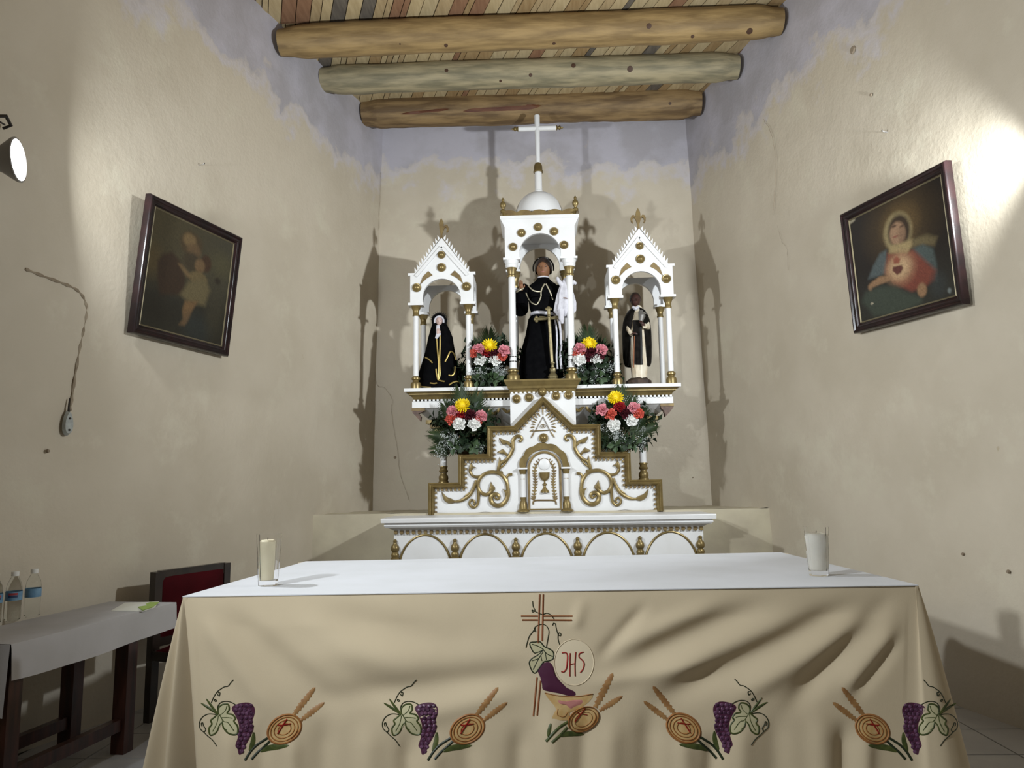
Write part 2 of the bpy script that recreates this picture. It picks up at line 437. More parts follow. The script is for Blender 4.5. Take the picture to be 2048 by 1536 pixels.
# chips, cracks
ribbon([(1526, 238), (1537, 255), (1546, 280), (1551, 315), (1552, 345), (1548, 400), (1546, 430)], HR, 1.1, 'crack', bpy.data.objects['wall_right'], seed=2)
ribbon([(1554, 450), (1562, 480), (1574, 500), (1576, 540)], HR, .6, 'crack', bpy.data.objects['wall_right'], seed=5)
HB = lambda px, py, off=0.0: P(px, py, YW - off)
ribbon([(762, 345), (759, 420), (754, 500), (751, 560), (750, 640), (751, 760), (768, 775), (784, 800), (783, 830), (795, 900), (800, 950), (818, 1000)], HB, .9, 'crack', wb, seed=3)
for px, py, r in ((790, 915, .012), (872, 672, .004), (1386, 955, .006)):
    MB().lathe([(r, 0), (r * .8, .006)], P(px, py, YW - .002), axis=(0, -1, 0), n=7).build('chip', M['crack'], wb)
wl, wr = bpy.data.objects['wall_left'], bpy.data.objects['wall_right']
for px, py, r in ((92, 902, .007), (415, 650, .003)):
    MB().lathe([(r * 1.4, .008), (r, .018)], HL(px, py), axis=LN, n=7).build('chip', M['crack'], wl)
for px, py, r in ((1929, 1108, .006), (2020, 1143, .007), (1708, 100, .018), (1745, 190, .008)):
    MB().lathe([(r * 1.4, .008), (r, .016)], HR(px, py), axis=RN, n=7).build('chip', M['crack'], wr)
# chased cable groove on the left wall
mb = MB()
pts = [HL(a, b, .003) for a, b in cr([(50, 538), (80, 550), (120, 565), (150, 578), (166, 595), (172, 620), (166, 660), (158, 700), (150, 750), (143, 800), (139, 822)], 5)]
mb.tube(pts, [.007 + .003 * math.sin(i * 1.7) for i in range(len(pts))], n=6)
mb.build('cable_groove', mat('groove_plaster', (.32, .265, .19), .8, c2=(.22, .17, .115), scale=25), wl)

# ------------------------------------------------------------------ wall lamps
def wall_lamp(c, aim, wallpt, label, power, light=True, spread=145):
    root = thing('wall_lamp', c, label, 'lamp', 'lamps on the apse walls')
    R = .092
    MB().lathe([(.022, -.15), (.034, -.145), (.04, -.10), (.055, -.06), (R, -.008), (R + .004, .006), (R - .004, .008), (R - .006, -.004)], c, axis=aim, n=24).build('housing', M['metalgrey'], root)
    MB().lathe([(R - .007, -.004), (R * .7, .010), (R * .3, .017), (.004, .019)], c, axis=aim, n=24).build('lens', M['lens'], root)
    back = c - aim * .10
    top = wallpt
    MB().tube([back, back + Vector((0, 0, .06)), (back + top) / 2 + Vector((0, 0, .06)), top], .009, n=8).build('arm', M['metaldk'], root)
    if light: area('lamp_light', c + aim * .024, aim, .065, power, spread=spread)
    return root
lampL = wall_lamp(LAMP_L, AIM_L, LW(2.93, 2.75, .01), 'round wall lamp with bright white face at the left edge of the photo', LAMP_POWER, spread=170)
b0 = [HL(-14, 232, .05), HL(12, 232, .06), HL(22, 251, .05), HL(6, 257, .02)]
MB().tube(b0, [.008, .009, .008, .007], n=6).tube([HL(-10, 238, .05), HL(10, 250, .05)], .004, n=5).build('bracket', M['metaldk'], lampL)
wall_lamp(LAMP_R, AIM_R, RW(2.93, 2.75, .01), 'round wall lamp on the right wall, just beyond the picture of the woman', LAMP_POWER * .85, spread=122)
wall_lamp(LAMP_N, AIM_N, Vector((-1.85, .85, 4.53)), 'round lamp hanging from the ceiling in the nave, left of the camera', NAVE_POWER, spread=120)

# nails and switch plate
for nm, H, px, py, lab, nn in (('wall_nail', HL, 400, 330, 'small bent nail in the left wall above the framed picture', LN), ('wall_nail', HR, 1774, 264, 'small bent nail in the right wall above the framed picture', RN)):
    c = H(px, py, .008); root = thing(nm, c, lab, 'nail', 'nails in the walls')
    MB().tube([c - nn * .02, c + nn * .022, c + nn * .03 + Vector((0, 0, .006))], [.0022, .0022, .002], n=6).build('shank', M['metalgrey'], root)
    MB().lathe([(.0055, 0), (.0055, .002)], c + nn * .031 + Vector((0, 0, .006)), axis=nn, n=8).build('head', M['metalgrey'], root)
c = HL(134, 846, .014)
root = thing('switch_box', c, 'small grey oval switch plate on the left wall below the cable groove', 'switch')
ax = Vector((LN.y * -1, LN.x, 0)).normalized(); ax = ax if ax.y > 0 else -ax
mb = MB(); ring = []
for q in (0, .016):
    for i in range(20):
        a = 2 * PI * i / 20; k = 1 if q == 0 else .82
        ring.append(c + LN * q + ax * (.026 * k * math.cos(a) * (1 - .25 * math.sin(a))) + Vector((0, 0, .062 * k * math.sin(a))))
mb.add(ring, [(i, (i + 1) % 20, 20 + (i + 1) % 20, 20 + i) for i in range(20)] + [tuple(range(20, 40))])
pl_ = mb.build('plate', M['plate'], root)
for dz in (.022, -.034):
    MB().lathe([(.006, .012), (.005, .020)], c + Vector((0, 0, dz)), axis=LN, n=8).build('screw', M['metaldk'], pl_)
MB().tube([c + Vector((0, 0, .05)) + LN * .006, c + Vector((0, 0, .085)) + LN * .004, c + ax * .006 + Vector((0, 0, .12))], [.006, .004, .003], n=6).build('wire', M['metaldk'], root)

# ------------------------------------------------------------------ altar (lower, with gothic arches)
XC = .0625
altar = thing('high_altar', (XC, 5.4, 0), 'white masonry altar with gold pointed arches standing against the back ledge', 'altar')
MB().box(XC - 1.058, XC + 1.058, 5.235, 5.655, 0, .865).build('body', M['white'], altar, smooth=False)
prof = [(5.16, .936), (5.158, .930), (5.16, .905), (5.178, .903), (5.182, .898), (5.175, .885), (5.185, .872), (5.205, .868), (5.222, .858), (5.232, .852)]
def sweepx(mb, prof, xl, xr, yb):                  # horizontal moulding: front run with mitred returns, profile (y, z)
    rows = []
    yf = prof[-1][0]
    for y, z in prof:
        o = yf - y
        rows.append([(xl - o, yb, z), (xl - o, y, z), (xr + o, y, z), (xr + o, yb, z)])
    vs = [v for r in rows for v in r]
    fs = [(j * 4 + i, j * 4 + i + 1, (j + 1) * 4 + i + 1, (j + 1) * 4 + i) for j in range(len(rows) - 1) for i in range(3)]
    fs.append((0, 1, 2, 3))
    fs.append(tuple((len(rows) - 1) * 4 + i for i in (3, 2, 1, 0)))
    return mb.add(vs, fs)
sweepx(MB(), prof, XC - 1.062, XC + 1.062, 5.75).build('cornice', M['white'], altar, smooth=False)
mb = MB(); n_ = 52
for i in range(n_):
    x = XC - 1.045 + 2.09 * i / (n_ - 1); mb.box(x - .011, x + .011, 5.222, 5.236, .826, .850)
tag(mb.build('dentil_row', M['golddk'], altar, smooth=False), kind='stuff')
for i in range(5):
    cx = P((850, 970, 1093, 1217, 1342)[i], 1090, 5.225).x
    hw, zb, zt = .178, .60, .818
    pts = [(-1, 0), (-.93, .35), (-.72, .68), (-.42, .90), (-.15, .985), (0, 1.0), (.15, .985), (.42, .90), (.72, .68), (.93, .35), (1, 0)]
    path = [Vector((cx + a * hw, 5.232, zb + (zt - zb) * b)) for a, b in cr(pts, 3)]
    MB().tube(path, .0085, n=8).build('arch', M['gold'], altar)
    MB().prism([(cx + a * hw * .96, zb + (zt - zb) * b * .97) for a, b in cr(pts, 3)], 5.230, 5.240).build('arch_field', M['white'], altar, smooth=False)
FIN = [(.030, 0), (.030, .012), (.024, .016), (.028, .03), (.024, .042), (.018, .05), (.027, .06), (.030, .075), (.026, .092), (.014, .105), (.012, .118), (.0145, .124), (.010, .133), (.003, .137)]
for px in (790, 910, 1032, 1156, 1281, 1402):
    c = P(px, 1113, 5.222)
    MB().lathe(FIN, (c.x, 5.222, .655), n=14).build('finial', M['gold'], altar)
    MB().box(c.x - .033, c.x + .033, 5.20, 5.236, .60, .655).build('finial_block', M['golddk'], altar, smooth=False)

# ------------------------------------------------------------------ retable
XR = .053; YP = 5.66
ret = thing('retable', (XR, 5.8, .936), 'white and gold wooden retable with three towers, a dome and a cross', 'retable')
half = [(.866, .940), (.866, 1.171), (.640, 1.171), (.640, 1.379), (.423, 1.379), (.423, 1.588), (.221, 1.588), (0, 1.809)]
outl = [(XR - a, b) for a, b in half] + [(XR + a, b) for a, b in half[-2::-1]]
MB().prism(outl, YP + .006, YP + .30).build('stepped_panel', M['white'], ret, smooth=False)
def offset(poly, d):                               # open polyline (x, z), offset to its right-hand side with mitres
    out = []; n = len(poly)
    for i, p in enumerate(poly):
        ds = []
        if i > 0: a = Vector(p) - Vector(poly[i - 1]); ds.append(a.normalized())
        if i < n - 1: a = Vector(poly[i + 1]) - Vector(p); ds.append(a.normalized())
        ns = [Vector((q.y, -q.x)) for q in ds]
        if len(ns) == 1: o = ns[0] * d
        else:
            b = (ns[0] + ns[1]).normalized(); o = b * (d / max(.3, b.dot(ns[0])))
        out.append(Vector(p) + o)
    return out
def moulding(poly, prof):                          # prof: (inset, y)
    rows = [offset(poly, o) for o, y in prof]; n = len(poly); mb = MB()
    mb.add([(q.x, y, q.y) for (o, y), r in zip(prof, rows) for q in r],
           [(j * n + i, j * n + i + 1, (j + 1) * n + i + 1, (j + 1) * n + i) for j in range(len(prof) - 1) for i in range(n - 1)])
    return mb
pf = [(-.004, YP + .30), (-.004, YP - .028), (.004, YP - .034), (.012, YP - .026), (.016, YP - .024), (.026, YP - .034), (.032, YP - .026), (.040, YP - .012), (.043, YP + .004)]
moulding(outl, pf).build('gilt_frame', M['gold'], ret, smooth=False)
mb = MB(); ins = offset(outl, .050)
for i in range(len(ins) - 1):
    a, b = ins[i], ins[i + 1]; L = (b - a).length; k = max(1, int(L / .031)); t = (b - a) / L
    for j in range(k):
        q = a + t * (L * (j + .5) / k); nrm = Vector((t.y, -t.x))
        c4 = [q + t * s1 * .0075 + nrm * s2 * .008 for s1, s2 in ((-1, -1), (1, -1), (1, 1), (-1, 1))]
        mb.prism([(v.x, v.y) for v in c4], YP - .010, YP + .006)
tag(mb.build('bead_edging', M['golddk'], ret, smooth=False), kind='stuff')

# gilt scrollwork, traced on the right-hand half and mirrored
def cv(x, y): p = P(1080 + x / 5.4846, 760 + y / 5.4846, YP); return (p.x - XR, p.z)
def scroll(pts, r0, r1, n=5, rmid=None):
    return ('t', cr([cv(*p) for p in pts], n), r0, r1, rmid)
def leafp(pts): return ('p', [cv(*p) for p in cr(pts, 3, True)])
ORN = {
 'scroll': [scroll([(612, 1262), (592, 1285), (568, 1288), (557, 1262), (580, 1238), (620, 1240), (648, 1275), (636, 1330), (585, 1362), (525, 1350), (482, 1308), (458, 1250), (455, 1190)], .006, .016, 5, .017),
            scroll([(455, 1190), (460, 1130), (478, 1080), (515, 1030), (570, 1000), (630, 990), (695, 1005), (750, 1045), (780, 1100), (782, 1165), (752, 1215), (705, 1238), (660, 1222), (635, 1190)], .014, .014, 5),
            scroll([(790, 1110), (783, 1190), (785, 1270), (797, 1335), (830, 1372), (870, 1365), (888, 1328), (868, 1292), (838, 1300), (832, 1328), (850, 1343)], .013, .007, 5),
            scroll([(800, 1075), (828, 1150), (868, 1220), (930, 1272), (1000, 1300), (1065, 1303)], .010, .007, 5, .015),
            scroll([(740, 1030), (790, 1040), (835, 1028), (862, 990), (866, 950)], .010, .012, 5),
            scroll([(560, 1000), (548, 940), (520, 895), (460, 862), (415, 810), (385, 750), (382, 700), (372, 645), (335, 608), (295, 610), (278, 640), (296, 665), (316, 650)], .010, .007, 5, .015),
            scroll([(440, 862), (490, 920), (540, 960), (560, 1000)], .006, .009, 4),
            scroll([(457, 1100), (462, 1060), (440, 1028), (400, 1025)], .009, .011, 5)],
 'scroll_leaf': [leafp([(1040, 1300), (1085, 1270), (1140, 1245), (1192, 1190), (1182, 1260), (1160, 1300), (1110, 1328), (1055, 1318)]),
            leafp([(845, 968), (825, 945), (795, 935), (830, 915), (850, 878), (875, 920), (880, 960), (868, 985)]),
            leafp([(640, 1225), (600, 1190), (598, 1155), (622, 1130), (640, 1095), (652, 1140), (662, 1165), (668, 1205)]),
            leafp([(385, 705), (420, 662), (470, 640), (530, 618), (515, 665), (490, 695), (440, 690), (400, 735)]),
            leafp([(425, 815), (460, 775), (490, 740), (520, 752), (560, 775), (520, 795), (480, 800), (445, 835)]),
            leafp([(545, 985), (520, 930), (515, 880), (532, 825), (545, 870), (560, 930), (562, 985)]),
            leafp([(430, 1180), (470, 1195), (515, 1180), (495, 1215), (490, 1260), (455, 1265), (445, 1225)]),
            leafp([(860, 1195), (905, 1215), (945, 1250), (915, 1250), (880, 1240)]),
            leafp([(505, 985), (560, 978), (690, 980), (660, 1010), (560, 1015), (510, 1030)])]}
for sgn in (1, -1):
    for nm, lst in ORN.items():
        for it in lst:
            if it[0] == 't':
                pts = it[1]; L = len(pts)
                rad = []
                for i in range(L):
                    t = i / (L - 1); r = it[2] + (it[3] - it[2]) * t
                    if it[4]: r = it[2] * (1 - t) + it[3] * t + (it[4] - (it[2] + it[3]) / 2) * math.sin(PI * t)
                    rad.append(r)
                MB().tube([(XR + sgn * a, YP - .002, b) for a, b in pts], rad, n=8, up=(0, 1, 0)).build(nm, M['gold'], ret)
            else:
                poly = it[1]; cxm = sum(a for a, b in poly) / len(poly); czm = sum(b for a, b in poly) / len(poly); n = len(poly)
                vs = [(XR + sgn * a, YP + .006, b) for a, b in poly] + [(XR + sgn * (cxm + (a - cxm) * .75), YP - .014, czm + (b - czm) * .75) for a, b in poly] + [(XR + sgn * cxm, YP - .018, czm)]
                MB().add(vs, [(i, (i + 1) % n, n + (i + 1) % n, n + i) for i in range(n)] + [(n + i, n + (i + 1) % n, 2 * n) for i in range(n)]).build(nm, M['gold'], ret)

def disc(c, r, parent, name='gilt_boss', m=None, axis=(0, -1, 0)):
    return MB().lathe([(r, -.004), (r, .006), (r * .9, .012), (r * .74, .011), (r * .68, .014), (r * .4, .024), (r * .05, .027)], c, axis=axis, n=20).build(name, m or M['gold'], parent)
# eye in the triangle with rays
c0 = P(1086, 846, YP); ex, ez = c0.x, c0.z
tri = [P(1086, 833, YP), P(1099, 860, YP), P(1071, 861, YP)]
trit = MB().tube([(v.x, YP, v.z) for v in tri], .004, n=6, closed=True).build('eye_triangle', M['golddk'], ret)
epx = [(1080, 853), (1083, 849.5), (1088, 849), (1093, 852), (1088, 855.5), (1083, 855.8)]
MB().tube([(P(a, b, YP).x, YP - .002, P(a, b, YP).z) for a, b in epx], .0025, n=5, closed=True).ball((P(1086.5, 852.5, YP).x, YP - .003, P(1086.5, 852.5, YP).z), .007, sc=(1, .5, 1)).build('eye', M['golddk'], trit)
rays = [((1086, 830), (1085, 815)), ((1080, 833), (1076, 826)), ((1075, 836), (1069, 829)), ((1074, 841), (1066, 836)), ((1072, 845), (1064, 842)), ((1070, 849), (1063, 848)), ((1069, 854), (1061, 855)), ((1067, 859), (1060, 863)), ((1069, 862), (1062, 876)),
        ((1092, 832), (1097, 826)), ((1096, 836), (1103, 829)), ((1099, 840), (1106, 834)), ((1101, 844), (1110, 840)), ((1103, 849), (1111, 847)), ((1103, 853), (1112, 855)), ((1104, 858), (1112, 864)), ((1100, 862), (1109, 875))]
for a, b in rays:
    A, B = P(*a, YP), P(*b, YP)
    MB().tube([A, A.lerp(B, .6), B], [.003, .0065, .003], n=6, flat=.6, up=(0, 1, 0)).build('ray', M['golddk'], ret)
MB().tube([(tri[2].x - .02, YP, tri[2].z - .004), (tri[1].x + .02, YP, tri[1].z)], .004, n=6).build('ray_base', M['golddk'], ret)
disc(P(1087, 876, YP), .036, ret)
# tabernacle
T0 = lambda x, y: P(1020 + x / 9.036, 860 + y / 9.036, YP)
tc_ = T0(620, 690); tx = tc_.x; tz = tc_.z
tab = MB().prism([(tx - .130, .956)] + [(tx - .130 * math.cos(PI * i / 16), tz + .130 * math.sin(PI * i / 16)) for i in range(17)] + [(tx + .130, .956)], YP - .016, YP + .01).build('tabernacle_door', M['white'], ret, smooth=False)
arc = lambda r, n=24: [(tx - r * math.cos(PI * i / n), YP - .018, tz + r * math.sin(PI * i / n)) for i in range(n + 1)]
MB().tube([(tx - .118, YP - .018, .968)] + arc(.118) + [(tx + .118, YP - .018, .968)], .010, n=8, closed=True).build('door_frame', M['golddk'], tab)
sc_ = []
for i in range(61):
    a = PI * i / 60; r = .182 + .010 * abs(math.sin(a * 5.5)); sc_.append((tx - r * math.cos(a), tz + r * math.sin(a)))
MB().prism(sc_ + [(tx + .140 * math.cos(PI * i / 24), tz + .140 * math.sin(PI * i / 24)) for i in range(25)], YP - .014, YP + .004).build('scalloped_arch', M['gold'], ret, smooth=False)
for sg in (-1, 1):
    x = tx + sg * .162
    MB().lathe([(.022, 0), (.022, .21)], (x, YP - .004, 1.06), n=12).build('door_column', M['white'], ret)
    MB().lathe([(.050, 0), (.046, .010), (.032, .022), (.030, .05), (.024, .072), (.018, .086), (.022, .094), (.022, .108)], (x, YP - .004, .952), n=14).build('door_column_base', M['gold'], ret)
    MB().lathe([(.022, 0), (.020, .03), (.026, .058), (.030, .072), (.030, .078)], (x, YP - .004, tz - .082), n=14).build('door_column_capital', M['gold'], ret)
    MB().box(x - .036, x + .036, YP - .04, YP + .01, tz - .006, tz + .006).build('door_column_slab', M['white'], ret, smooth=False)
MB().lathe([(.034, 0), (.031, .012), (.012, .035), (.010, .05), (.018, .056), (.018, .064), (.008, .070), (.008, .085), (.024, .092), (.038, .115), (.040, .150)], (tx, YP - .012, T0(620, 1130).z), n=16).build('chalice', M['gold'], tab)
hz = T0(617, 620).z
MB().lathe([(.042, -.008), (.042, .010), (.038, .013)], (tx, YP - .012, hz), axis=(0, -1, 0), n=22).build('host', M['white'], tab)
MB().tube([(tx - .043 * math.cos(a), YP - .018, hz + .043 * math.sin(a)) for a in [PI * i / 10 for i in range(11)]], .004, n=6).build('host_rim', M['golddk'], tab)
for sg in (-1, 1):
    pts = [(620 + sg * q, y) for q, y in ((70, 560), (150, 640), (175, 760), (165, 860), (160, 960), (170, 1060), (185, 1180), (200, 1260))]
    mb = MB().tube([T0(a, b) + Vector((0, -.018, 0)) for a, b in cr(pts, 3)], .006, n=6)
    for k, (a, b) in enumerate(cr(pts, 2)):
        for s2 in (-1, 1):
            A = T0(a, b) + Vector((0, -.018, 0)); B = T0(a + s2 * 44, b - 38) + Vector((0, -.018, 0))
            mb.tube([A, A.lerp(B, .6), B], [.004, .006, .002], n=5)
    mb.build('vine', M['golddk'], tab)
mb = MB().tube([T0(a, b) + Vector((0, -.018, 0)) for a, b in cr([(420, 1345), (425, 1290), (470, 1270), (620, 1268), (780, 1270), (820, 1290), (835, 1345)], 4)], .007, n=6).build('door_base_scroll', M['golddk'], tab)

# block under the central tower
MB().box(XR - .250, XR + .250, 5.72, 6.30, 1.45, 1.85).build('centre_block', M['white'], ret, smooth=False)
sweepx(MB(), [(5.675, 1.950), (5.675, 1.938), (5.682, 1.93), (5.690, 1.915), (5.700, 1.90), (5.704, 1.885), (5.715, 1.875), (5.72, 1.848)], XR - .250, XR + .250, 6.30).build('centre_cornice', M['gold'], ret, smooth=False)
mb = MB()
for i in range(15):
    x = XR - .235 + .47 * i / 14; mb.box(x - .009, x + .009, 5.710, 5.722, 1.842, 1.858)
tag(mb.build('centre_dentils', M['white'], ret, smooth=False), kind='stuff')
for px, py in ((1033, 798), (1058, 795), (1112, 792), (1137, 790)):
    disc(P(px, py, 5.717), .034, ret)
MB().ball(P(1084.5, 784, 5.70), .034, 14, 10).build('ball', M['gold'], ret)

# long shelf with its mouldings
XS = .047
MB().box(XS - 1.067, XS + 1.067, 5.735, 6.36, 1.880, 1.906).build('shelf', M['white'], ret, smooth=False)
sweepx(MB(), [(5.745, 1.880), (5.752, 1.872), (5.765, 1.866), (5.765, 1.858), (5.785, 1.845), (5.795, 1.830), (5.80, 1.822)], XS - 1.0, XS + 1.0, 6.36).build('shelf_gilt_moulding', M['gold'], ret, smooth=False)
mb = MB()
for i in range(66):
    x = XS - 0.995 + 1.99 * i / 65; mb.box(x - .008, x + .008, 5.782, 5.80, 1.806, 1.822)
tag(mb.build('shelf_dentils', M['white'], ret, smooth=False), kind='stuff')
MB().box(XS - 1.012, XS + 1.012, 5.79, 6.36, 1.758, 1.808).build('shelf_fascia', M['white'], ret, smooth=False)
mb = MB().add([(XS + sx * hw, y, z) for hw, y, z in ((1.0, 5.80, 1.758), (1.0, 6.34, 1.758), (.80, 6.06, 1.60), (.80, 6.34, 1.60)) for sx in (-1, 1)],
              [(0, 1, 3, 2), (0, 4, 5, 1), (4, 6, 7, 5), (0, 2, 6, 4), (1, 5, 7, 3), (2, 3, 7, 6)])
mb.build('shelf_underside', M['white'], ret, smooth=False)
for sg in (-1, 1):
    # carved corner pendants and gilt corbels
    x = XS + sg * .965
    MB().prism([(x - .05, 1.757), (x + .05, 1.757), (x + .052, 1.735), (x + sg * .02 + .02, 1.715), (x + .02, 1.69), (x - sg * .015, 1.655), (x - .025, 1.70), (x - .045, 1.72)], 5.80, 5.86).build('carved_pendant', M['brown'], ret, smooth=False)
    MB().box(x - .052, x + .052, 5.795, 5.865, 1.735, 1.76).build('pendant_cap', M['golddk'], ret, smooth=False)
    for k in range(4):
        xx = XS + sg * (.86 - .028 * k); MB().box(xx - .06, xx + .06, 5.89 + .03 * k, 6.02 + .02 * k, 1.612 - .034 * k + .03, 1.64 - .034 * k + .03).build('corbel_step', M['golddk'] if k % 2 else M['gold'], ret, smooth=False)
    # supporting column on the lowest step
    x = XR + sg * .765; yc = 5.82
    x = P(887 if sg < 0 else 1287, 940, yc).x
    MB().lathe([(.026, 0), (.026, .40)], (x, yc, 1.25), n=16).build('support_column', M['white'], ret)
    MB().lathe([(.040, 0), (.040, .012), (.034, .020), (.038, .036), (.036, .055), (.026, .068), (.024, .078), (.034, .088), (.036, .096), (.028, .106), (.028, .118), (.033, .126), (.031, .134)], (x, yc, 1.171), n=16).build('support_column_base', M['gold'], ret)
    MB().lathe([(.027, 0), (.032, .008), (.030, .05), (.045, .09), (.045, .10)], (x, yc, 1.575), n=16).build('support_column_capital', M['gold'], ret)
    # fretwork beside the block
    pts = cr([(1 * .0, 0), (.03, .02), (.05, -.01), (.085, -.03), (.12, -.01), (.135, .018), (.16, .01), (.19, -.02), (.215, -.005)], 4)
    x0 = XR + sg * .47
    MB().tube([(x0 - sg * a, 5.83, 1.735 + b) for a, b in pts], .012, n=8, up=(0, 1, 0)).build('fretwork', M['gold'], ret)

# columns for the towers
def column(parent, x, y, z0, z1, r, hb, hc, white_cap=False, rings=False):
    MB().lathe([(r * 1.9, 0), (r * 1.9, hb * .35), (r * 1.75, hb * .48), (r * 1.2, hb * .56), (r * 1.1, hb * .66), (r * 1.6, hb * .76), (r * 1.6, hb * .86), (r * 1.15, hb * .95), (r * 1.1, hb)], (x, y, z0), n=16).build('column_base', M['gold'], parent)
    MB().lathe([(r, 0), (r * .97, z1 - hc - z0 - hb)], (x, y, z0 + hb), n=16).build('column_shaft', M['white'], parent)
    if rings:
        for zz in (.052, .09):
            MB().lathe([(r * 1.05, 0), (r * 1.05, .008)], (x, y, z0 + hb + zz), n=16).build('column_ring', M['halo'], parent)
    zc = z1 - hc
    if white_cap:
        MB().lathe([(r * 1.25, 0), (r * 1.3, hc * .08), (r * 1.05, hc * .14), (r * 1.2, hc * .35), (r * 1.6, hc * .55)], (x, y, zc), n=16).build('column_capital', M['gold'], parent)
        MB().lathe([(r * 1.6, hc * .55), (r * 1.85, hc * .72), (r * 1.7, hc * .76), (r * 1.95, hc * .9), (r * 1.95, hc)], (x, y, zc), n=16).build('column_abacus', M['white'], parent)
    else:
        MB().lathe([(r * 1.2, 0), (r * 1.3, hc * .1), (r * 1.1, hc * .18), (r * 1.15, hc * .5), (r * 1.5, hc * .72), (r * 1.75, hc * .8), (r * 1.6, hc * .88), (r * 1.95, hc)], (x, y, zc), n=16).build('column_capital', M['gold'], parent)
def arched(cx, hw, z0, z1, ah, az, n=18, extra=None):     # plate outline with an arch cut from below, as (x, z)
    top = extra if extra else [(cx + hw, z1), (cx - hw, z1)]
    return [(cx - hw, z0), (cx - ah, z0)] + [(cx - ah * math.cos(PI * i / n), az + ah * math.sin(PI * i / n)) for i in range(n + 1)] + [(cx + ah, z0), (cx + hw, z0)] + top
def side_plate(x0, x1, yf, yb, z0, z1, ah, az):
    yc = (yf + yb) / 2; hw = (yb - yf) / 2; poly = arched(yc, hw, z0, z1, ah, az)
    t = MB().prism(poly, x0, x1); q = MB(); q.add([(v.y, v.x, v.z) for v in t.v], [tuple(reversed(f)) for f in t.f]); return q

# central tower
CT = XR + .004; YF, YB = 5.745, 6.145
ctr = MB().prism(arched(CT, .278, 2.925, 3.185, .165, 2.965), YF, YF + .03).build('centre_tower', M['white'], ret, smooth=False)
MB().prism(arched(CT, .278, 2.925, 3.185, .165, 2.965), YB - .03, YB).build('tower_wall', M['white'], ctr, smooth=False)
for sg in (-1, 1):
    side_plate(CT + sg * .263 - .0145, CT + sg * .263 + .0145, YF + .0301, YB - .0301, 2.925, 3.185, .13, 2.965).build('tower_wall', M['white'], ctr, smooth=False)
MB().box(CT - .248, CT + .248, YF + .0301, YB - .0301, 3.16, 3.184).build('tower_ceiling', M['white'], ctr, smooth=False)
sweepx(MB(), [(YF - .035, 3.268), (YF - .035, 3.245), (YF - .028, 3.238), (YF - .015, 3.215), (YF, 3.185)], CT - .278, CT + .278, YB + .03).build('tower_cornice', M['white'], ctr, smooth=False)
for sg in (-1, 1):                                   # impost ledges
    MB().box(CT + sg * .225 - .068, CT + sg * .225 + .068, YF - .015, YF + .08, 2.915, 2.932).build('impost', M['white'], ctr, smooth=False)
    MB().box(CT + sg * .225 - .06, CT + sg * .225 + .06, YB - .08, YB + .01, 2.915, 2.932).build('impost', M['white'], ctr, smooth=False)
for x, y in ((CT - .228, YF + .032), (CT + .228, YF + .032), (CT - .215, YB - .035), (CT + .215, YB - .035)):
    column(ctr, x, y, 1.950, 2.916, .028, .098, .135, y < 6, y < 6)
for px, py in ((1026, 494), (1043, 466), (1076, 454), (1108, 463), (1128, 490)):
    disc(P(px, py, YF - .002), .034, ctr)
yc = (YF + YB) / 2
sc_ = [(CT - .30, 3.268)] + [(CT - .30 + .60 * i / 60, 3.295 + .022 * abs(math.sin(i / 60 * 5 * PI)) ** .6) for i in range(61)] + [(CT + .30, 3.268)]
MB().prism(sc_, YF - .025, YF - .008).build('cresting', M['golddk'], ctr, smooth=False)
for sg in (-1, 1):
    t = MB().prism([(x - CT + yc, z) for x, z in sc_ if abs(x - CT) < .21 or z < 3.27], CT + sg * .300 - .008, CT + sg * .300 + .008)
    q = MB().add([(v.y, v.x, v.z) for v in t.v], [tuple(reversed(f)) for f in t.f]); q.build('cresting', M['golddk'], ctr, smooth=False)
for sx in (-1, 1):
    for y in (YF - .008, YB):
        MB().lathe([(.026, 0), (.026, .03), (.018, .035), (.024, .045), (.022, .055), (.010, .064), (.012, .07), (.023, .085), (.026, .10), (.022, .114), (.010, .126), (.011, .134), (.012, .145), (.003, .16)], (CT + sx * .288, y, 3.268), n=14).build('corner_finial', M['gold'], ctr)
dp = [(.212, 0), (.212, .02)] + [(.205 * math.cos(a) ** .85 if a < PI / 2 - .01 else .004, .02 + .255 * math.sin(a)) for a in [PI / 2 * i / 12 for i in range(13)]]
MB().lathe(dp, (CT, yc, 3.268), n=32).build('dome', M['white'], ctr)
zc = 3.535
MB().lathe([(.036, 0), (.036, .022), (.031, .026), (.029, .19)], (CT, yc, zc), n=16).build('cross_stem', M['white'], ctr)
MB().lathe([(.040, 0), (.041, .012), (.036, .02), (.035, .055), (.028, .075), (.018, .085)], (CT, yc, zc + .185), n=16).build('cross_collar', M['gold'], ctr)
zt = P(1072, 229, yc).z
MB().lathe([(.018, 0), (.020, .2), (.023, zt - zc - .26), (.010, zt - zc - .25)], (CT, yc, zc + .25), n=14).build('cross_shaft', M['white'], ctr)
za = P(1073, 257, yc).z
MB().lathe([(.021, -.158), (.021, .158)], (CT, yc, za), axis=(1, 0, 0), n=14).build('cross_arm', M['white'], ctr)
for sg in (-1, 1):
    MB().lathe([(.020, 0), (.020, .008), (.010, .014), (.018, .026), (.018, .034), (.008, .042), (.007, .052), (.002, .06)], (CT + sg * .158, yc, za), axis=(sg, 0, 0), n=12).build('cross_tip', M['gold'], ctr)

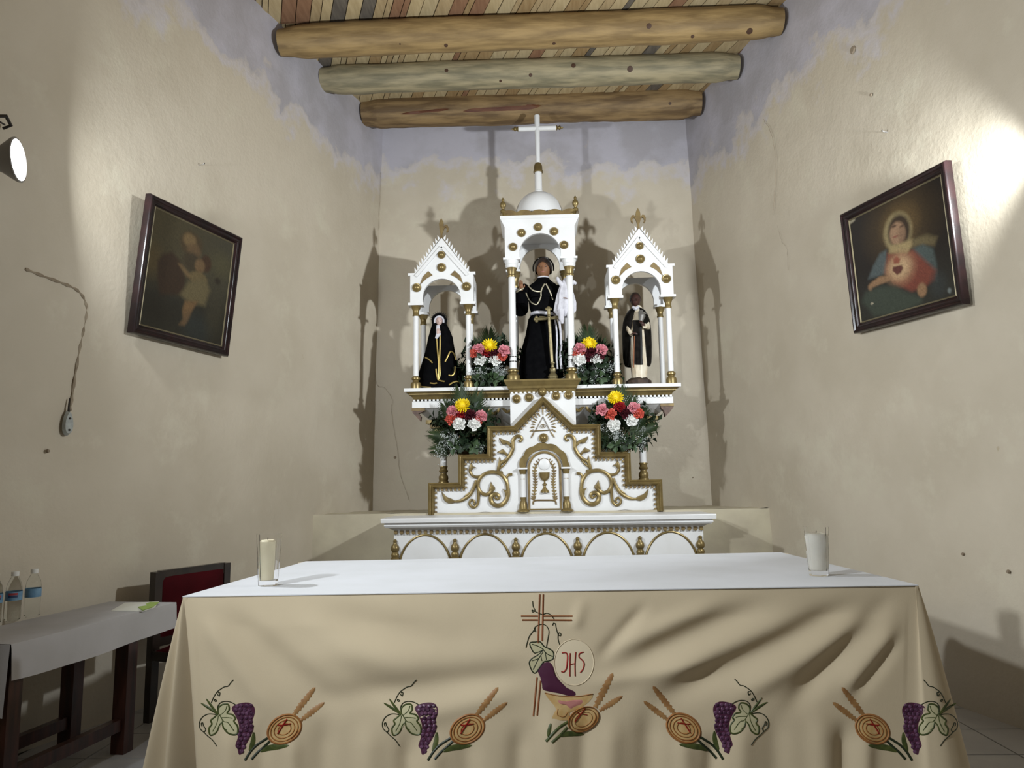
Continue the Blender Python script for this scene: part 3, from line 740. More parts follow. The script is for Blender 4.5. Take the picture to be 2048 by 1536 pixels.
# side towers
def fleur(cx, z0, h, y, parent, arms=(1, 1)):
    wq = h * .42
    r_side = [(.10, .0), (.08, .30), (.13, .38), (.20, .50), (.30, .58), (.42, .56), (.46, .46), (.40, .38), (.46, .34), (.58, .42), (.60, .56), (.50, .68), (.34, .70), (.22, .64), (.18, .60), (.19, .74), (.14, .86), (.0, 1.0)]
    n_side = [(.10, 0), (.08, .30), (.13, .40), (.17, .60), (.19, .74), (.14, .86), (.0, 1.0)]
    R = r_side if arms[1] else n_side; L = r_side if arms[0] else n_side
    poly = [(cx + a * wq * 1.25, z0 + b * h) for a, b in R] + [(cx - a * wq * 1.25, z0 + b * h) for a, b in L[-2::-1]]
    return MB().prism(poly, y - .008, y + .008).build('fleur_de_lis', M['golddk'], parent, smooth=False)
def side_tower(cx, kz, arms, cols_px, label):
    z = lambda v: 1.906 + (v - 1.906) * kz
    yf, yb = 5.762, 6.15; hw = .250
    zb, zs, za_ = z(2.585), z(2.825), z(3.118)
    gab = [(cx + hw + .018, zs - .012), (cx + hw + .018, zs + .008), (cx + hw - .035, zs + .008), (cx, za_), (cx - hw + .035, zs + .008), (cx - hw - .018, zs + .008), (cx - hw - .018, zs - .012), (cx - hw, zs - .012)]
    poly = arched(cx, hw, zb, zs, .152, z(2.63), extra=[(cx + hw, zs - .012)] + gab)
    tw = MB().prism(poly, yf, yf + .028).build('side_tower', M['white'], ret, smooth=False)
    MB().prism(arched(cx, hw, zb, zs, .152, z(2.63)), yb - .028, yb).build('tower_wall', M['white'], tw, smooth=False)
    for sg in (-1, 1):
        side_plate(cx + sg * (hw - .0145) - .014, cx + sg * (hw - .0145) + .014, yf + .0282, yb - .0282, zb, zs, .125, z(2.63)).build('tower_wall', M['white'], tw, smooth=False)
        # roof slope
        a0 = Vector((cx + sg * (hw - .03), 0, zs)); a1 = Vector((cx, 0, za_ - .02)); nn = Vector((sg * (a1.z - a0.z), 0, hw)).normalized() * .012
        MB().add([(q.x, y, q.z) for q in (a0, a1, a1 + nn, a0 + nn) for y in (yf + .028, yb)], [(0, 1, 3, 2), (2, 3, 5, 4), (4, 5, 7, 6), (6, 7, 1, 0), (0, 2, 4, 6), (1, 7, 5, 3)]).build('roof_slope', M['white'], tw, smooth=False)
        # raised gable rib
        g0 = Vector((cx + sg * (hw - .045), zs - .02)); g1 = Vector((cx, za_ - .075)); d2 = (g1 - g0).normalized(); n2 = Vector((-d2.y, d2.x)) * .011
        MB().prism([tuple(q) for q in (g0 - n2, g0 + n2, g1 + n2, g1 - n2)], yf - .010, yf + .002).build('gable_rib', M['white'], tw, smooth=False)
        # crockets
        mb = MB(); e0 = Vector((cx + sg * (hw - .035), zs + .006)); e1 = Vector((cx + sg * .012, za_)); 
        for k in range(11):
            q = e0.lerp(e1, (k + .5) / 11); t = (e1 - e0).normalized() * .0135
            tip = q + Vector((sg * .012, .036))
            mb.prism([tuple(q - t), tuple(q + t), tuple(tip)], yf + .002, yf + .024)
        tag(mb.build('crocket_row', M['white'], tw, smooth=False), kind='stuff')
        MB().box(cx + sg * .205 - .06, cx + sg * .205 + .06, yf - .012, yf + .07, zb - .016, zb + .004).build('impost', M['white'], tw, smooth=False)
        MB().box(cx + sg * .205 - .055, cx + sg * .205 + .055, yb - .07, yb + .008, zb - .016, zb + .004).build('impost', M['white'], tw, smooth=False)
        disc((cx + sg * .198, yf - .002, z(2.712)), .036, tw)
        sp = [(.098, 2.815), (.165, 2.755), (.178, 2.715), (.138, 2.765)]
        sp = [(.072, 2.812), (.105, 2.845), (.150, 2.80), (.172, 2.735), (.120, 2.785)]
        MB().prism([(cx + sg * a, z(b)) for a, b in sp], yf - .005, yf + .002).build('spandrel', M['golddk'], tw, smooth=False)
        column(tw, cx + sg * .208, yf + .03, 1.906, zb - .014, .0215, .10, .085)
        column(tw, cx + sg * .198, yb - .032, 1.906, zb - .014, .0215, .04, .085)
    disc((cx, yf - .002, z(2.975)), .031, tw); disc((cx, yf - .002, z(2.872)), .036, tw)
    fleur(cx - .002, za_ - .02, z(3.285) - za_ + .02, yf + .014, tw, arms)
    t = MB().add([], [])
    for sg in (-1, 1):                              # fleurons on the flanks of the roof
        pass
    return tw
side_tower(-.728, 1.0, (0, 1), None, '')
side_tower(.845, 1.03, (1, 1), None, '')

# ------------------------------------------------------------------ framed pictures
def homog(src):                                     # crop quad TL TR BR BL -> unit square
    A = []; B = []
    for (x, y), (u, v) in zip(src, ((0, 0), (1, 0), (1, 1), (0, 1))):
        A.append([x, y, 1, 0, 0, 0, -u * x, -u * y]); B.append(u); A.append([0, 0, 0, x, y, 1, -v * x, -v * y]); B.append(v)
    h = np.append(np.linalg.solve(np.array(A, float), np.array(B, float)), 1).reshape(3, 3)
    def f(x, y):
        q = h @ np.array([x, y, 1.0]); return q[0] / q[2], q[1] / q[2]
    return f
def paint(f, bg, ops, n=110):
    U, V = np.meshgrid((np.arange(n + 1)) / n, (np.arange(n + 1)) / n)
    img = bg(U, V)
    rs = np.random.RandomState(4)
    for op in ops:
        kind, pts, col, soft = op[:4]
        if kind == 'e':                              # ellipse: centre, radii in crop pixels
            (cx, cy), (rx, ry) = pts
            u0, v0 = f(cx, cy); ux, _ = f(cx + rx, cy); _, vy = f(cx, cy + ry)
            d = np.sqrt(((U - u0) / abs(ux - u0)) ** 2 + ((V - v0) / abs(vy - v0)) ** 2)
            a = np.clip((1 - d) / soft + .5, 0, 1)
        else:
            q = [f(*p) for p in pts]; ins = np.zeros_like(U, bool); dm = np.full_like(U, 9.0)
            for i in range(len(q)):
                (x1, y1), (x2, y2) = q[i], q[(i + 1) % len(q)]
                c = ((y1 > V) != (y2 > V)) & (U < (x2 - x1) * (V - y1) / (y2 - y1 + 1e-12) + x1); ins ^= c
                t = np.clip(((U - x1) * (x2 - x1) + (V - y1) * (y2 - y1)) / ((x2 - x1) ** 2 + (y2 - y1) ** 2 + 1e-12), 0, 1)
                dm = np.minimum(dm, np.hypot(U - x1 - t * (x2 - x1), V - y1 - t * (y2 - y1)))
            a = np.clip(np.where(ins, dm, -dm) / soft + .5, 0, 1)
        al = op[4] if len(op) > 4 else 1.0
        img = img * (1 - (a * al)[..., None]) + np.array(lin(col)) * (a * al)[..., None]
    img *= (1 + .10 * rs.randn(n + 1, n + 1, 1))
    lum = img.mean(axis=2, keepdims=True); img = img * .72 + lum * np.array([1.15, 1.0, .72]) * .28
    return np.clip(img * .60, 0, 1)
pm_ = bpy.data.materials.new('painted_print'); pm_.use_nodes = True
_a = pm_.node_tree.nodes.new('ShaderNodeVertexColor'); _a.layer_name = 'paint'
pm_.node_tree.links.new(_a.outputs[0], pm_.node_tree.nodes['Principled BSDF'].inputs['Base Color'])
pm_.node_tree.nodes['Principled BSDF'].inputs['Roughness'].default_value = .28
pm_.node_tree.nodes['Principled BSDF'].inputs['Specular IOR Level'].default_value = .3
def framed(BL, BR, TL, TR, label, img, fw=.052):
    e = (BR - BL).normalized(); W = ((BR - BL).length + (TR - TL).length) / 2; up = ((TL - BL) + (TR - BR)) / 2; H = up.length; up.normalize()
    up = (up - e * up.dot(e)).normalized(); nn = e.cross(up).normalized()
    if nn.dot(EYE - BL) < 0: nn = -nn
    c = (BL + BR) / 2
    root = thing('framed_picture', c, label, 'picture', 'framed pictures on the side walls')
    Q = lambda u, v, d=0.0: c + e * (u - W / 2) + up * v + nn * d
    n_ = img.shape[0] - 1; ins = fw * .92
    mb = MB().grid(lambda a, b: Q(ins + (W - 2 * ins) * a, H - ins - (H - 2 * ins) * b, .008), n_, n_)
    ob = mb.build('canvas', pm_, root, smooth=False, fix=False)
    ca = ob.data.color_attributes.new('paint', 'FLOAT_COLOR', 'POINT')
    flat = np.ones((img.shape[0] * img.shape[1], 4), np.float32); flat[:, :3] = img.reshape(-1, 3); ca.data.foreach_set('color', flat.ravel())
    for (a, b), nm in (((0, 1), 0), ((1, 2), 1), ((2, 3), 2), ((3, 0), 3)):
        cs = [(0, 0), (W, 0), (W, H), (0, H)]; cen = (W / 2, H / 2)
        prof = [(0, -.012), (0, .022), (.006, .030), (.014, .031), (.022, .024), (.030, .026), (.040, .022), (.046, .012), (.052, .010), (.052, -.012)]
        vs = []
        for k in (a, b):
            x, y = cs[k]; sx = 1 if x == 0 else -1; sy = 1 if y == 0 else -1
            for o, d in prof: vs.append(Q(x + sx * o, y + sy * o, d))
        m = len(prof); MB().add(vs, [(i, i + 1, m + i + 1, m + i) for i in range(m - 1)]).build('frame_rail', M['framewood'], root)
        prof = [(.052, .012), (.056, .014), (.061, .009)]
        vs = []
        for k in (a, b):
            x, y = cs[k]; sx = 1 if x == 0 else -1; sy = 1 if y == 0 else -1
            for o, d in prof: vs.append(Q(x + sx * o, y + sy * o, d))
        MB().add(vs, [(i, i + 1, 3 + i + 1, 3 + i) for i in range(2)]).build('gilt_slip', M['slip'], root)
    MB().add([Q(.01, .01, -.01), Q(W - .01, .01, -.01), Q(W - .01, H - .01, -.01), Q(.01, H - .01, -.01)], [(0, 1, 2, 3)]).build('backing', M['blackwood'], root, smooth=False)
    return root
def corners(HW, bl, br, tl, tr):
    B0, B1 = HW(*bl, .03), HW(*br, .03); e = (B1 - B0).normalized(); out = []
    for b, t in ((B0, tl), (B1, tr)):
        r = ray(*t); out.append(EYE + r * ((b - EYE).dot(e) / r.dot(e)))
    return B0, B1, out[0], out[1]
fl = homog([(270, 175), (930, 485), (850, 1415), (140, 1225)])
def bgl(U, V):
    a = np.array(lin((84, 74, 46))); b = np.array(lin((52, 50, 40))); c = np.array(lin((74, 70, 52)))
    t = np.clip((V - .45) / .25, 0, 1)[..., None]; s = U[..., None]
    return (a * (1 - s) + c * s) * (1 - t) + b * t
opsl = [('e', ((260, 640), (90, 130)), (98, 78, 38), 1.2, .7), ('e', ((830, 680), (90, 100)), (96, 90, 52), 1.2, .6), ('p', [(300, 650), (345, 590), (420, 570), (490, 650), (530, 800), (520, 940), (320, 950), (300, 800)], (66, 46, 30), .04),
        ('e', ((578, 500), (92, 108)), (84, 66, 40), .35), ('e', ((565, 470), (55, 60)), (132, 104, 62), .5), ('e', ((600, 560), (55, 60)), (116, 88, 54), .6), ('e', ((585, 660), (75, 85)), (74, 62, 42), .5),
        ('e', ((700, 670), (45, 75)), (78, 50, 28), .4), ('e', ((650, 690), (42, 62)), (128, 96, 58), .5), ('p', [(470, 670), (500, 680), (570, 760), (620, 770), (600, 815), (540, 780)], (128, 100, 60), .03),
        ('e', ((640, 800), (75, 60)), (122, 102, 60), .4), ('p', [(560, 830), (690, 800), (740, 900), (700, 1040), (560, 1010), (490, 940)], (118, 104, 66), .05), ('p', [(510, 1080), (530, 1000), (640, 1000), (590, 1090), (555, 1190), (530, 1220), (485, 1210), (515, 1160)], (134, 98, 56), .03),
        ('e', ((640, 1250), (110, 130)), (52, 62, 62), 1.0, .6), ('e', ((780, 1100), (70, 200)), (78, 72, 50), 1.0, .5), ('e', ((800, 820), (25, 30)), (50, 40, 26), .8, .8), ('e', ((300, 1080), (160, 120)), (46, 42, 32), 1.0, .8)]
framed(*corners(HL, (257, 665), (450, 713), (298, 388), (476, 475)), 'dark framed picture of a bearded man holding a child, on the left wall', paint(fl, bgl, opsl))
fr_ = homog([(200, 510), (905, 165), (1055, 1190), (290, 1395)])
def bgr(U, V):
    a = np.array(lin((40, 31, 27))); b = np.array(lin((52, 52, 46))); t = np.clip((V - .5) / .4, 0, 1)[..., None]
    return a * (1 - t) + b * t + 0 * U[..., None]
opsr = [('e', ((590, 570), (215, 230)), (96, 72, 34), 1.5, .85), ('e', ((588, 560), (150, 165)), (112, 84, 40), .6, .6), ('e', ((575, 625), (114, 168)), (160, 140, 92), .25), ('e', ((585, 620), (88, 140)), (66, 48, 34), .3), ('e', ((575, 640), (62, 100)), (176, 132, 98), .3),
        ('e', ((548, 578), (22, 9)), (84, 56, 42), .9), ('e', ((608, 578), (20, 9)), (84, 56, 42), .9), ('e', ((560, 662), (22, 8)), (150, 72, 58), .9), ('e', ((610, 660), (28, 80)), (124, 88, 64), 1.0, .6),
        ('p', [(700, 690), (800, 655), (880, 680), (860, 750), (740, 740), (690, 760)], (120, 104, 66), .04), ('p', [(690, 770), (770, 735), (850, 770), (880, 900), (890, 1050), (830, 1000), (770, 900)], (78, 96, 96), .03),
        ('p', [(440, 800), (490, 770), (500, 960), (420, 990), (350, 1010), (390, 900)], (84, 100, 104), .03), ('p', [(500, 800), (700, 780), (800, 880), (880, 960), (870, 1040), (780, 1100), (690, 1130), (560, 1060), (480, 960)], (140, 58, 42), .04),
        ('p', [(510, 800), (525, 735), (600, 720), (690, 690), (690, 740), (650, 805), (560, 800)], (176, 150, 96), .03), ('e', ((595, 930), (105, 125)), (190, 138, 96), .9, .85), ('e', ((590, 925), (80, 85)), (222, 182, 130), 1.0, .8),
        ('p', [(575, 985), (538, 945), (545, 912), (575, 908), (610, 900), (622, 930), (605, 965)], (112, 50, 42), .012), ('p', [(548, 890), (545, 850), (570, 825), (600, 850), (590, 888)], (164, 78, 52), .02),
        ('p', [(350, 1065), (380, 1035), (440, 990), (530, 985), (515, 1030), (440, 1060), (385, 1085), (375, 1120), (352, 1100)], (168, 122, 82), .02), ('p', [(440, 1075), (560, 1080), (640, 1130), (780, 1190), (760, 1240), (560, 1320), (400, 1330), (300, 1200), (330, 1120)], (66, 78, 66), .05),
        ('e', ((770, 1120), (38, 62)), (166, 120, 80), .4), ('e', ((900, 1080), (60, 110)), (58, 66, 68), 1.0, .7), ('e', ((380, 1220), (13, 9)), (196, 186, 160), .4), ('p', [(190, 510), (255, 490), (250, 520), (215, 545), (200, 570)], (170, 160, 136), .01), ('e', ((985, 1135), (14, 24)), (120, 134, 136), .6)]
framed(*corners(HR, (1715, 667), (1937, 608), (1690, 428), (1895, 322)), 'dark framed picture of a veiled woman with a glowing heart, on the right wall', paint(fr_, bgr, opsr))

# ------------------------------------------------------------------ altar table and its cloths
TZ = .79
FL, FR, BR_, BL_ = Vector((-1.19, 2.534)), Vector((1.262, 2.612)), Vector((1.205, 3.86)), Vector((-1.135, 3.70))
tbl = thing('altar_table', (.03, 3.2, 0), 'long wooden altar table hidden under the embroidered cloth', 'table')
ins = lambda q, k: Vector((.03, 3.18)) + (q - Vector((.03, 3.18))) * k
MB().hprism([tuple(ins(q, .985)) for q in (FL, FR, BR_, BL_)], TZ - .04, TZ - .004).build('tabletop', M['darkwood'], tbl, smooth=False)
for q in (FL, FR, BR_, BL_):
    c = ins(q, .90); MB().box(c.x - .04, c.x + .04, c.y - .04, c.y + .04, 0, TZ - .04).build('leg', M['darkwood'], tbl, smooth=False)
# outline of the cloth: (top x, y) -> (hem x, y), control points around the table, then folds
ctl = []
for t in np.linspace(0, 1, 9)[:]:
    a = FL.lerp(FR, .012 + .976 * t); b = Vector((-1.055, 2.47)).lerp(Vector((1.13, 2.56)), t); ctl.append((a.x, a.y, b.x, b.y))
ctl += [(FR.x - .012, FR.y - .004, 1.215, 2.53), (FR.x, FR.y, 1.30, 2.53), (FR.x + .002, FR.y + .010, 1.40, 2.60), (FR.x + .002, FR.y + .03, 1.43, 2.74), (FR.x - .004, FR.y + .12, 1.36, 2.90)]
for t in (.3, .5, .7, .9):
    a = FR.lerp(BR_, t); ctl.append((a.x, a.y, a.x + .13 + .03 * math.sin(t * 14), a.y + .05))
ctl += [(BR_.x, BR_.y, BR_.x + .16, BR_.y + .12)]
for t in (.15, .35, .5, .65, .85):
    a = BR_.lerp(BL_, t); ctl.append((a.x, a.y, a.x, a.y + .08 + .03 * math.sin(t * 20)))
ctl += [(BL_.x, BL_.y, BL_.x - .14, BL_.y + .12)]
for t in (.1, .3, .5, .7):
    a = BL_.lerp(FL, t); ctl.append((a.x, a.y, a.x - .11 - .03 * math.sin(t * 14), a.y))
ctl += [(FL.x + .001, FL.y + .10, -1.30, 2.80), (FL.x, FL.y + .03, -1.355, 2.66), (FL.x - .002, FL.y + .016, -1.345, 2.57), (FL.x - .001, FL.y + .006, -1.265, 2.60), (FL.x + .002, FL.y + .001, -1.225, 2.53), (FL.x + .008, FL.y, -1.12, 2.64), (FL.x + .016, FL.y - .0, -1.085, 2.585)]
ring = cr(ctl, 26, True)
HEM = .05
folds = []                                          # (x1, z1, x2, z2, amplitude out, width) on the front of the cloth
def fold(x1, y1, x2, y2, a, wpx):
    p, q = P(x1, y1, 2.53), P(x2, y2, 2.50); folds.append((p.x, p.z, q.x, q.z, a * 1.1, wpx * 2.52 / 1500))
fold(1240, 1340, 1560, 1205, -.016, 24); fold(1290, 1372, 1640, 1240, .016, 24); fold(1330, 1400, 1760, 1205, -.022, 26); fold(1480, 1400, 1800, 1230, .018, 22)
fold(1590, 1420, 1815, 1200, -.024, 22); fold(1700, 1390, 1825, 1260, .014, 18); fold(1720, 1400, 1830, 1290, -.014, 14); fold(1240, 1300, 1460, 1205, .014, 20)
fold(1190, 1370, 1420, 1330, .010, 16); fold(1200, 1320, 1300, 1215, -.010, 12); fold(1150, 1260, 1170, 1200, .008, 12)
fold(1050, 1350, 640, 1400, -.014, 26); fold(1040, 1320, 600, 1310, .012, 34); fold(1030, 1385, 780, 1450, .010, 22); fold(440, 1215, 660, 1420, -.010, 26); fold(395, 1225, 560, 1440, .012, 22)
fold(560, 1215, 860, 1380, .010, 34); fold(650, 1210, 960, 1330, -.010, 34); fold(500, 1220, 740, 1420, .006, 24)
for x, a, wd, y0 in ((470, .012, 20, 1440), (530, -.014, 18, 1450), (590, .014, 16, 1460), (650, -.012, 22, 1440), (740, .012, 26, 1450), (815, -.016, 18, 1475), (870, .014, 22, 1480), (935, -.012, 22, 1470), (1040, -.014, 20, 1460), (1105, .016, 26, 1420), (1170, -.010, 16, 1440), (1225, .014, 24, 1440), (1300, -.016, 24, 1430), (1370, .012, 20, 1470), (1430, -.014, 16, 1480), (1490, .012, 24, 1450), (1560, -.012, 26, 1440), (1650, .014, 24, 1440), (1700, -.016, 16, 1460), (1745, .014, 16, 1470)):
    fold(x, y0, x + random.uniform(-10, 10), 1640, a, wd)
def fold_disp(x, z):
    s = 0.0
    for x1, z1, x2, z2, a, wd in folds:
        dx, dz = x2 - x1, z2 - z1; L2 = dx * dx + dz * dz
        t = ((x - x1) * dx + (z - z1) * dz) / L2
        if t < -.15 or t > 1.15: continue
        e = max(0, min(1, (t + .15) / .4)) * max(0, min(1, (1.15 - t) / .4))
        d = abs((x - x1) * dz - (z - z1) * dx) / math.sqrt(L2)
        s += a * math.exp(-(d / wd) ** 2) * e * e * (3 - 2 * e)
    return s
ROWS = 90
nfront = 26 * 8
def cloth_pt(i, j):
    ax, ay, bx, by = ring[i % len(ring)]
    if j == 0: return Vector((ax, ay, TZ + .001))
    t = (j / ROWS); z = TZ - (TZ - HEM) * t; k = t ** .85
    p = Vector((ax + (bx - ax) * k, ay + (by - ay) * k, z))
    fr = 0.0
    if i <= nfront:
        s = i / nfront; fr = min(1, s / .04, (1 - s) / .04)
    if fr > 0:
        p.y -= fold_disp(p.x, p.z) * fr * min(1, t * 8)
        p.y -= .004 * noise.noise(Vector((p.x * 3, 0, p.z * 3))) * min(1, t * 8)
    return p
nR = len(ring)
mb = MB()
mb.add([cloth_pt(i, j) for j in range(ROWS + 1) for i in range(nR)], [(j * nR + i, j * nR + (i + 1) % nR, (j + 1) * nR + (i + 1) % nR, (j + 1) * nR + i) for j in range(ROWS) for i in range(nR)])
mb.f.append(tuple(range(nR)))
cl_root = thing('embroidered_altar_cloth', (.03, 2.57, TZ), 'beige altar cloth with embroidered grapes, wheat, loaves and a cross', 'altar cloth')
bm_ = mb
cloth_ob = mb.build('cloth', M['cloth'], cl_root)
sol = cloth_ob.modifiers.new('thick', 'SOLIDIFY'); sol.thickness = .0015; sol.offset = -1
cloth_bvh = BVHTree.FromPolygons([tuple(v) for v in mb.v], [f for f in mb.f if len(f) == 4])
# white cloth on top
ws = MB().hprism([tuple(ins(q, k)) for q, k in ((FL, 1.0), (FR, 1.0), (BR_, 1.0), (BL_, 1.0))], TZ + .0012, TZ + .004)
tag(ws.build('white_altar_cloth', M['whitecloth'], loc=(.03, 3.2, TZ + .003), smooth=False), 'plain white cloth lying flat on top of the altar table', 'altar cloth')

# embroidery: strips and patches sewn to the front of the cloth, following its folds
def snap(px, py, off):
    d = ray(px, py).normalized(); h = cloth_bvh.ray_cast(EYE, d, 6)
    if h[0] is None: return P(px, py, 2.5)
    return h[0] - d * off
def strip(mb, pts, wpx, n=4, off=.0025, taper=False):
    q = cr(pts, n); L = len(q); vs = []
    for i, p in enumerate(q):
        a = q[max(0, i - 1)]; b = q[min(L - 1, i + 1)]; dx, dy = b[0] - a[0], b[1] - a[1]; l = math.hypot(dx, dy) or 1
        nx, ny = -dy / l, dx / l; t = i / (L - 1); w_ = wpx * .5 * ((math.sin(PI * min(1, max(.03, t))) ** .6 + .08) if taper else 1)
        vs += [snap(p[0] + nx * w_, p[1] + ny * w_, .0006), snap(p[0], p[1], off), snap(p[0] - nx * w_, p[1] - ny * w_, .0006)]
    return mb.add(vs, [(i * 3 + k, i * 3 + k + 1, i * 3 + k + 4, i * 3 + k + 3) for i in range(L - 1) for k in (0, 1)])
def patch(mb, pts, off=.002, rings=3, smoothn=3):
    q = cr(pts, smoothn, True) if smoothn else pts; n = len(q); cx = sum(p[0] for p in q) / n; cy = sum(p[1] for p in q) / n
    vs = []
    for r in range(rings):
        k = 1 - r / rings
        for p in q: vs.append(snap(cx + (p[0] - cx) * k, cy + (p[1] - cy) * k, .0006 if r == 0 else off))
    vs.append(snap(cx, cy, off))
    fs = [(r * n + i, r * n + (i + 1) % n, (r + 1) * n + (i + 1) % n, (r + 1) * n + i) for r in range(rings - 1) for i in range(n)]
    fs += [((rings - 1) * n + i, (rings - 1) * n + (i + 1) % n, rings * n) for i in range(n)]
    return mb.add(vs, fs)
def wheat(F, a, b, wpx, parent):
    mb = MB(); n = 8
    dx, dy = b[0] - a[0], b[1] - a[1]; L = math.hypot(dx, dy); ux, uy = dx / L, dy / L; nx, ny = -uy, ux
    edge = []
    for i in range(n + 1):
        t = i / n; w_ = wpx * (.35 + .65 * math.sin(PI * (.12 + .8 * t)) ** .8); edge.append((a[0] + dx * t + nx * w_, a[1] + dy * t + ny * w_)); 
        if i < n: edge.append((a[0] + dx * (t + .10) + nx * w_ * .62, a[1] + dy * (t + .10) + ny * w_ * .62))
    back = []
    for i in range(n, -1, -1):
        t = i / n; w_ = wpx * (.35 + .65 * math.sin(PI * (.12 + .8 * t)) ** .8)
        if i < n: back.append((a[0] + dx * (t + .10) - nx * w_ * .62, a[1] + dy * (t + .10) - ny * w_ * .62))
        back.append((a[0] + dx * t - nx * w_, a[1] + dy * t - ny * w_))
    q = [F(*p) for p in edge + [(b[0] + ux * 5, b[1] + uy * 5)] + back]
    m = len(edge); vs = []; fs = []
    for p, r in zip(edge, reversed(back)):
        vs += [snap(*F(*p), .0008), snap(*F((p[0] + r[0]) / 2, (p[1] + r[1]) / 2), .003), snap(*F(*r), .0008)]
    k = len(vs) // 3
    fs = [(i * 3 + s, i * 3 + s + 1, i * 3 + s + 4, i * 3 + s + 3) for i in range(k - 1) for s in (0, 1)]
    vs.append(snap(*F(b[0] + ux * 5, b[1] + uy * 5), .0008)); fs += [((k - 1) * 3, (k - 1) * 3 + 1, k * 3), ((k - 1) * 3 + 1, (k - 1) * 3 + 2, k * 3)]
    return MB().add(vs, fs).build('wheat_ear', M['t_wheat'], parent)
def motif(F):
    c = lambda x, y: F(740 + x / 6.827, 1340 + y / 6.827)
    # grape bunch
    gr = MB(); rows_ = [(700, 490, 4), (690, 545, 4), (730, 600, 4), (745, 655, 3), (750, 710, 3), (765, 765, 3), (755, 825, 3), (740, 885, 3), (730, 945, 2), (710, 1000, 2), (715, 1055, 2), (720, 1115, 1)]
    sp = 62; rr = random.Random(2)
    base = MB(); patch(base, [c(x, y) for x, y in ((610, 520), (700, 460), (840, 445), (915, 500), (925, 590), (885, 720), (910, 800), (860, 920), (800, 1030), (760, 1130), (710, 1155), (690, 1080), (660, 1030), (700, 900), (710, 760), (670, 640))], .001)
    bunch = base.build('grape_bunch', M['t_plum'], cloth_ob)
    for x0, y0, k in rows_:
        for i in range(k):
            x = x0 + (i - (k - 1) / 2) * sp + 75 * (1 - (y0 - 490) / 900) + rr.uniform(-6, 6); y = y0 + rr.uniform(-6, 6)
            p = c(x, y); patch(gr, [(p[0] + 5.0 * math.cos(a), p[1] + 4.6 * math.sin(a)) for a in [2 * PI * q / 8 for q in range(8)]], .004, 2, 0)
    tag(gr.build('grapes', M['t_purple'], cl_root), kind='stuff')
    # vine leaf
    lf = [(425, 600), (430, 520), (490, 470), (560, 470), (575, 540), (545, 590), (620, 610), (660, 660), (640, 700), (690, 770), (690, 860), (640, 885), (560, 860), (500, 790), (480, 720), (440, 760), (400, 850), (320, 890), (300, 800), (340, 740), (325, 690), (370, 650)]
    leaf = patch(MB(), [c(*p) for p in lf], .0012).build('vine_leaf', M['t_leaf'], cl_root)
    mb = MB(); strip(mb, [c(*p) for p in lf + [lf[0]]], 3.6)
    for pts in ([(430, 590), (500, 700), (560, 720), (640, 830)], [(430, 620), (410, 720), (350, 840)], [(450, 620), (520, 560), (545, 490)], [(470, 650), (560, 650), (620, 660)], [(480, 690), (500, 780), (540, 820)]):
        strip(mb, [c(*p) for p in pts], 2.4)
    mb.build('leaf_outline', M['t_green'], leaf)
    mb = MB()
    strip(mb, [c(*p) for p in ((420, 600), (340, 500), (260, 390))], 4.5, taper=True); strip(mb, [c(*p) for p in ((410, 600), (300, 520), (185, 450))], 5.0, taper=True)
    mb.build('leaf_blade', M['t_green'], cl_root)
    mb = MB()
    for pts in ([(430, 580), (420, 500), (470, 440), (560, 430), (640, 460), (690, 500)], [(330, 450), (370, 360), (410, 300), (460, 260), (510, 230), (560, 220), (600, 170), (635, 135)], [(400, 610), (300, 600), (215, 640), (170, 720), (180, 800), (230, 850), (280, 900), (350, 960), (405, 1040)],
                [(235, 850), (255, 810), (225, 760), (215, 720), (195, 730), (205, 770)], [(380, 400), (405, 420), (385, 430), (370, 400)], [(420, 310), (450, 310), (440, 355), (415, 330)]):
        strip(mb, [c(*p) for p in pts], 2.0)
    mb.build('tendril', M['t_dkgreen'], cl_root)
    # bread with a red cross, wheat ears, stems
    bx, by = 1330, 810
    E_ = lambda k, n=16: [(bx + 250 * k * math.cos(a) * math.cos(-.55) - 185 * k * math.sin(a) * math.sin(-.55), by + 250 * k * math.cos(a) * math.sin(-.55) + 185 * k * math.sin(a) * math.cos(-.55)) for a in [2 * PI * i / n for i in range(n)]]
    br = patch(MB(), [c(*p) for p in E_(1.0)], .002).build('loaf', M['t_host'] if False else M['t_yellow'], cl_root)
    mb = MB()
    for k in (.97, .80, .60, .38): strip(mb, [c(*p) for p in E_(k) + [E_(k)[0]]], 5.0 if k > .9 else 3.4, off=.0045)
    mb.build('loaf_stitching', M['t_gold'], br)
    mb = MB(); strip(mb, [c(1235, 875), c(1300, 770), c(1365, 670)], 4.0, off=.006); strip(mb, [c(1240, 755), c(1320, 752), c(1415, 735)], 4.0, off=.006)
    mb.build('loaf_cross', M['t_red'], br)
    c6 = lambda x, y: (740 + x / 6.827, 1340 + y / 6.827)
    wheat(F, c6(1450, 620), c6(1730, 260), 7.0, cl_root); wheat(F, c6(1550, 690), c6(1850, 460), 6.5, cl_root)
    mb = MB(); strip(mb, [c(1100, 930), c(960, 1020), c(870, 1110), c(790, 1235)], 5.0); strip(mb, [c(1130, 975), c(1040, 1060), c(970, 1120), c(880, 1220)], 5.0)
    mb.build('stalk', M['t_dkgreen'], cl_root)
    mb = MB(); strip(mb, [c(1000, 1115), c(1100, 1070), c(1230, 1050), c(1390, 1030)], 11, taper=True); strip(mb, [c(910, 850), c(905, 950), c(880, 1050), c(850, 1110)], 9, taper=True)
    mb.build('stalk_leaf', M['t_green'], cl_root)
motif(lambda x, y: (x - 370 + 4, y)); motif(lambda x, y: (x, y)); motif(lambda x, y: (935 + 1367 - x, y - 2)); motif(lambda x, y: (935 + 1745 - x, y))
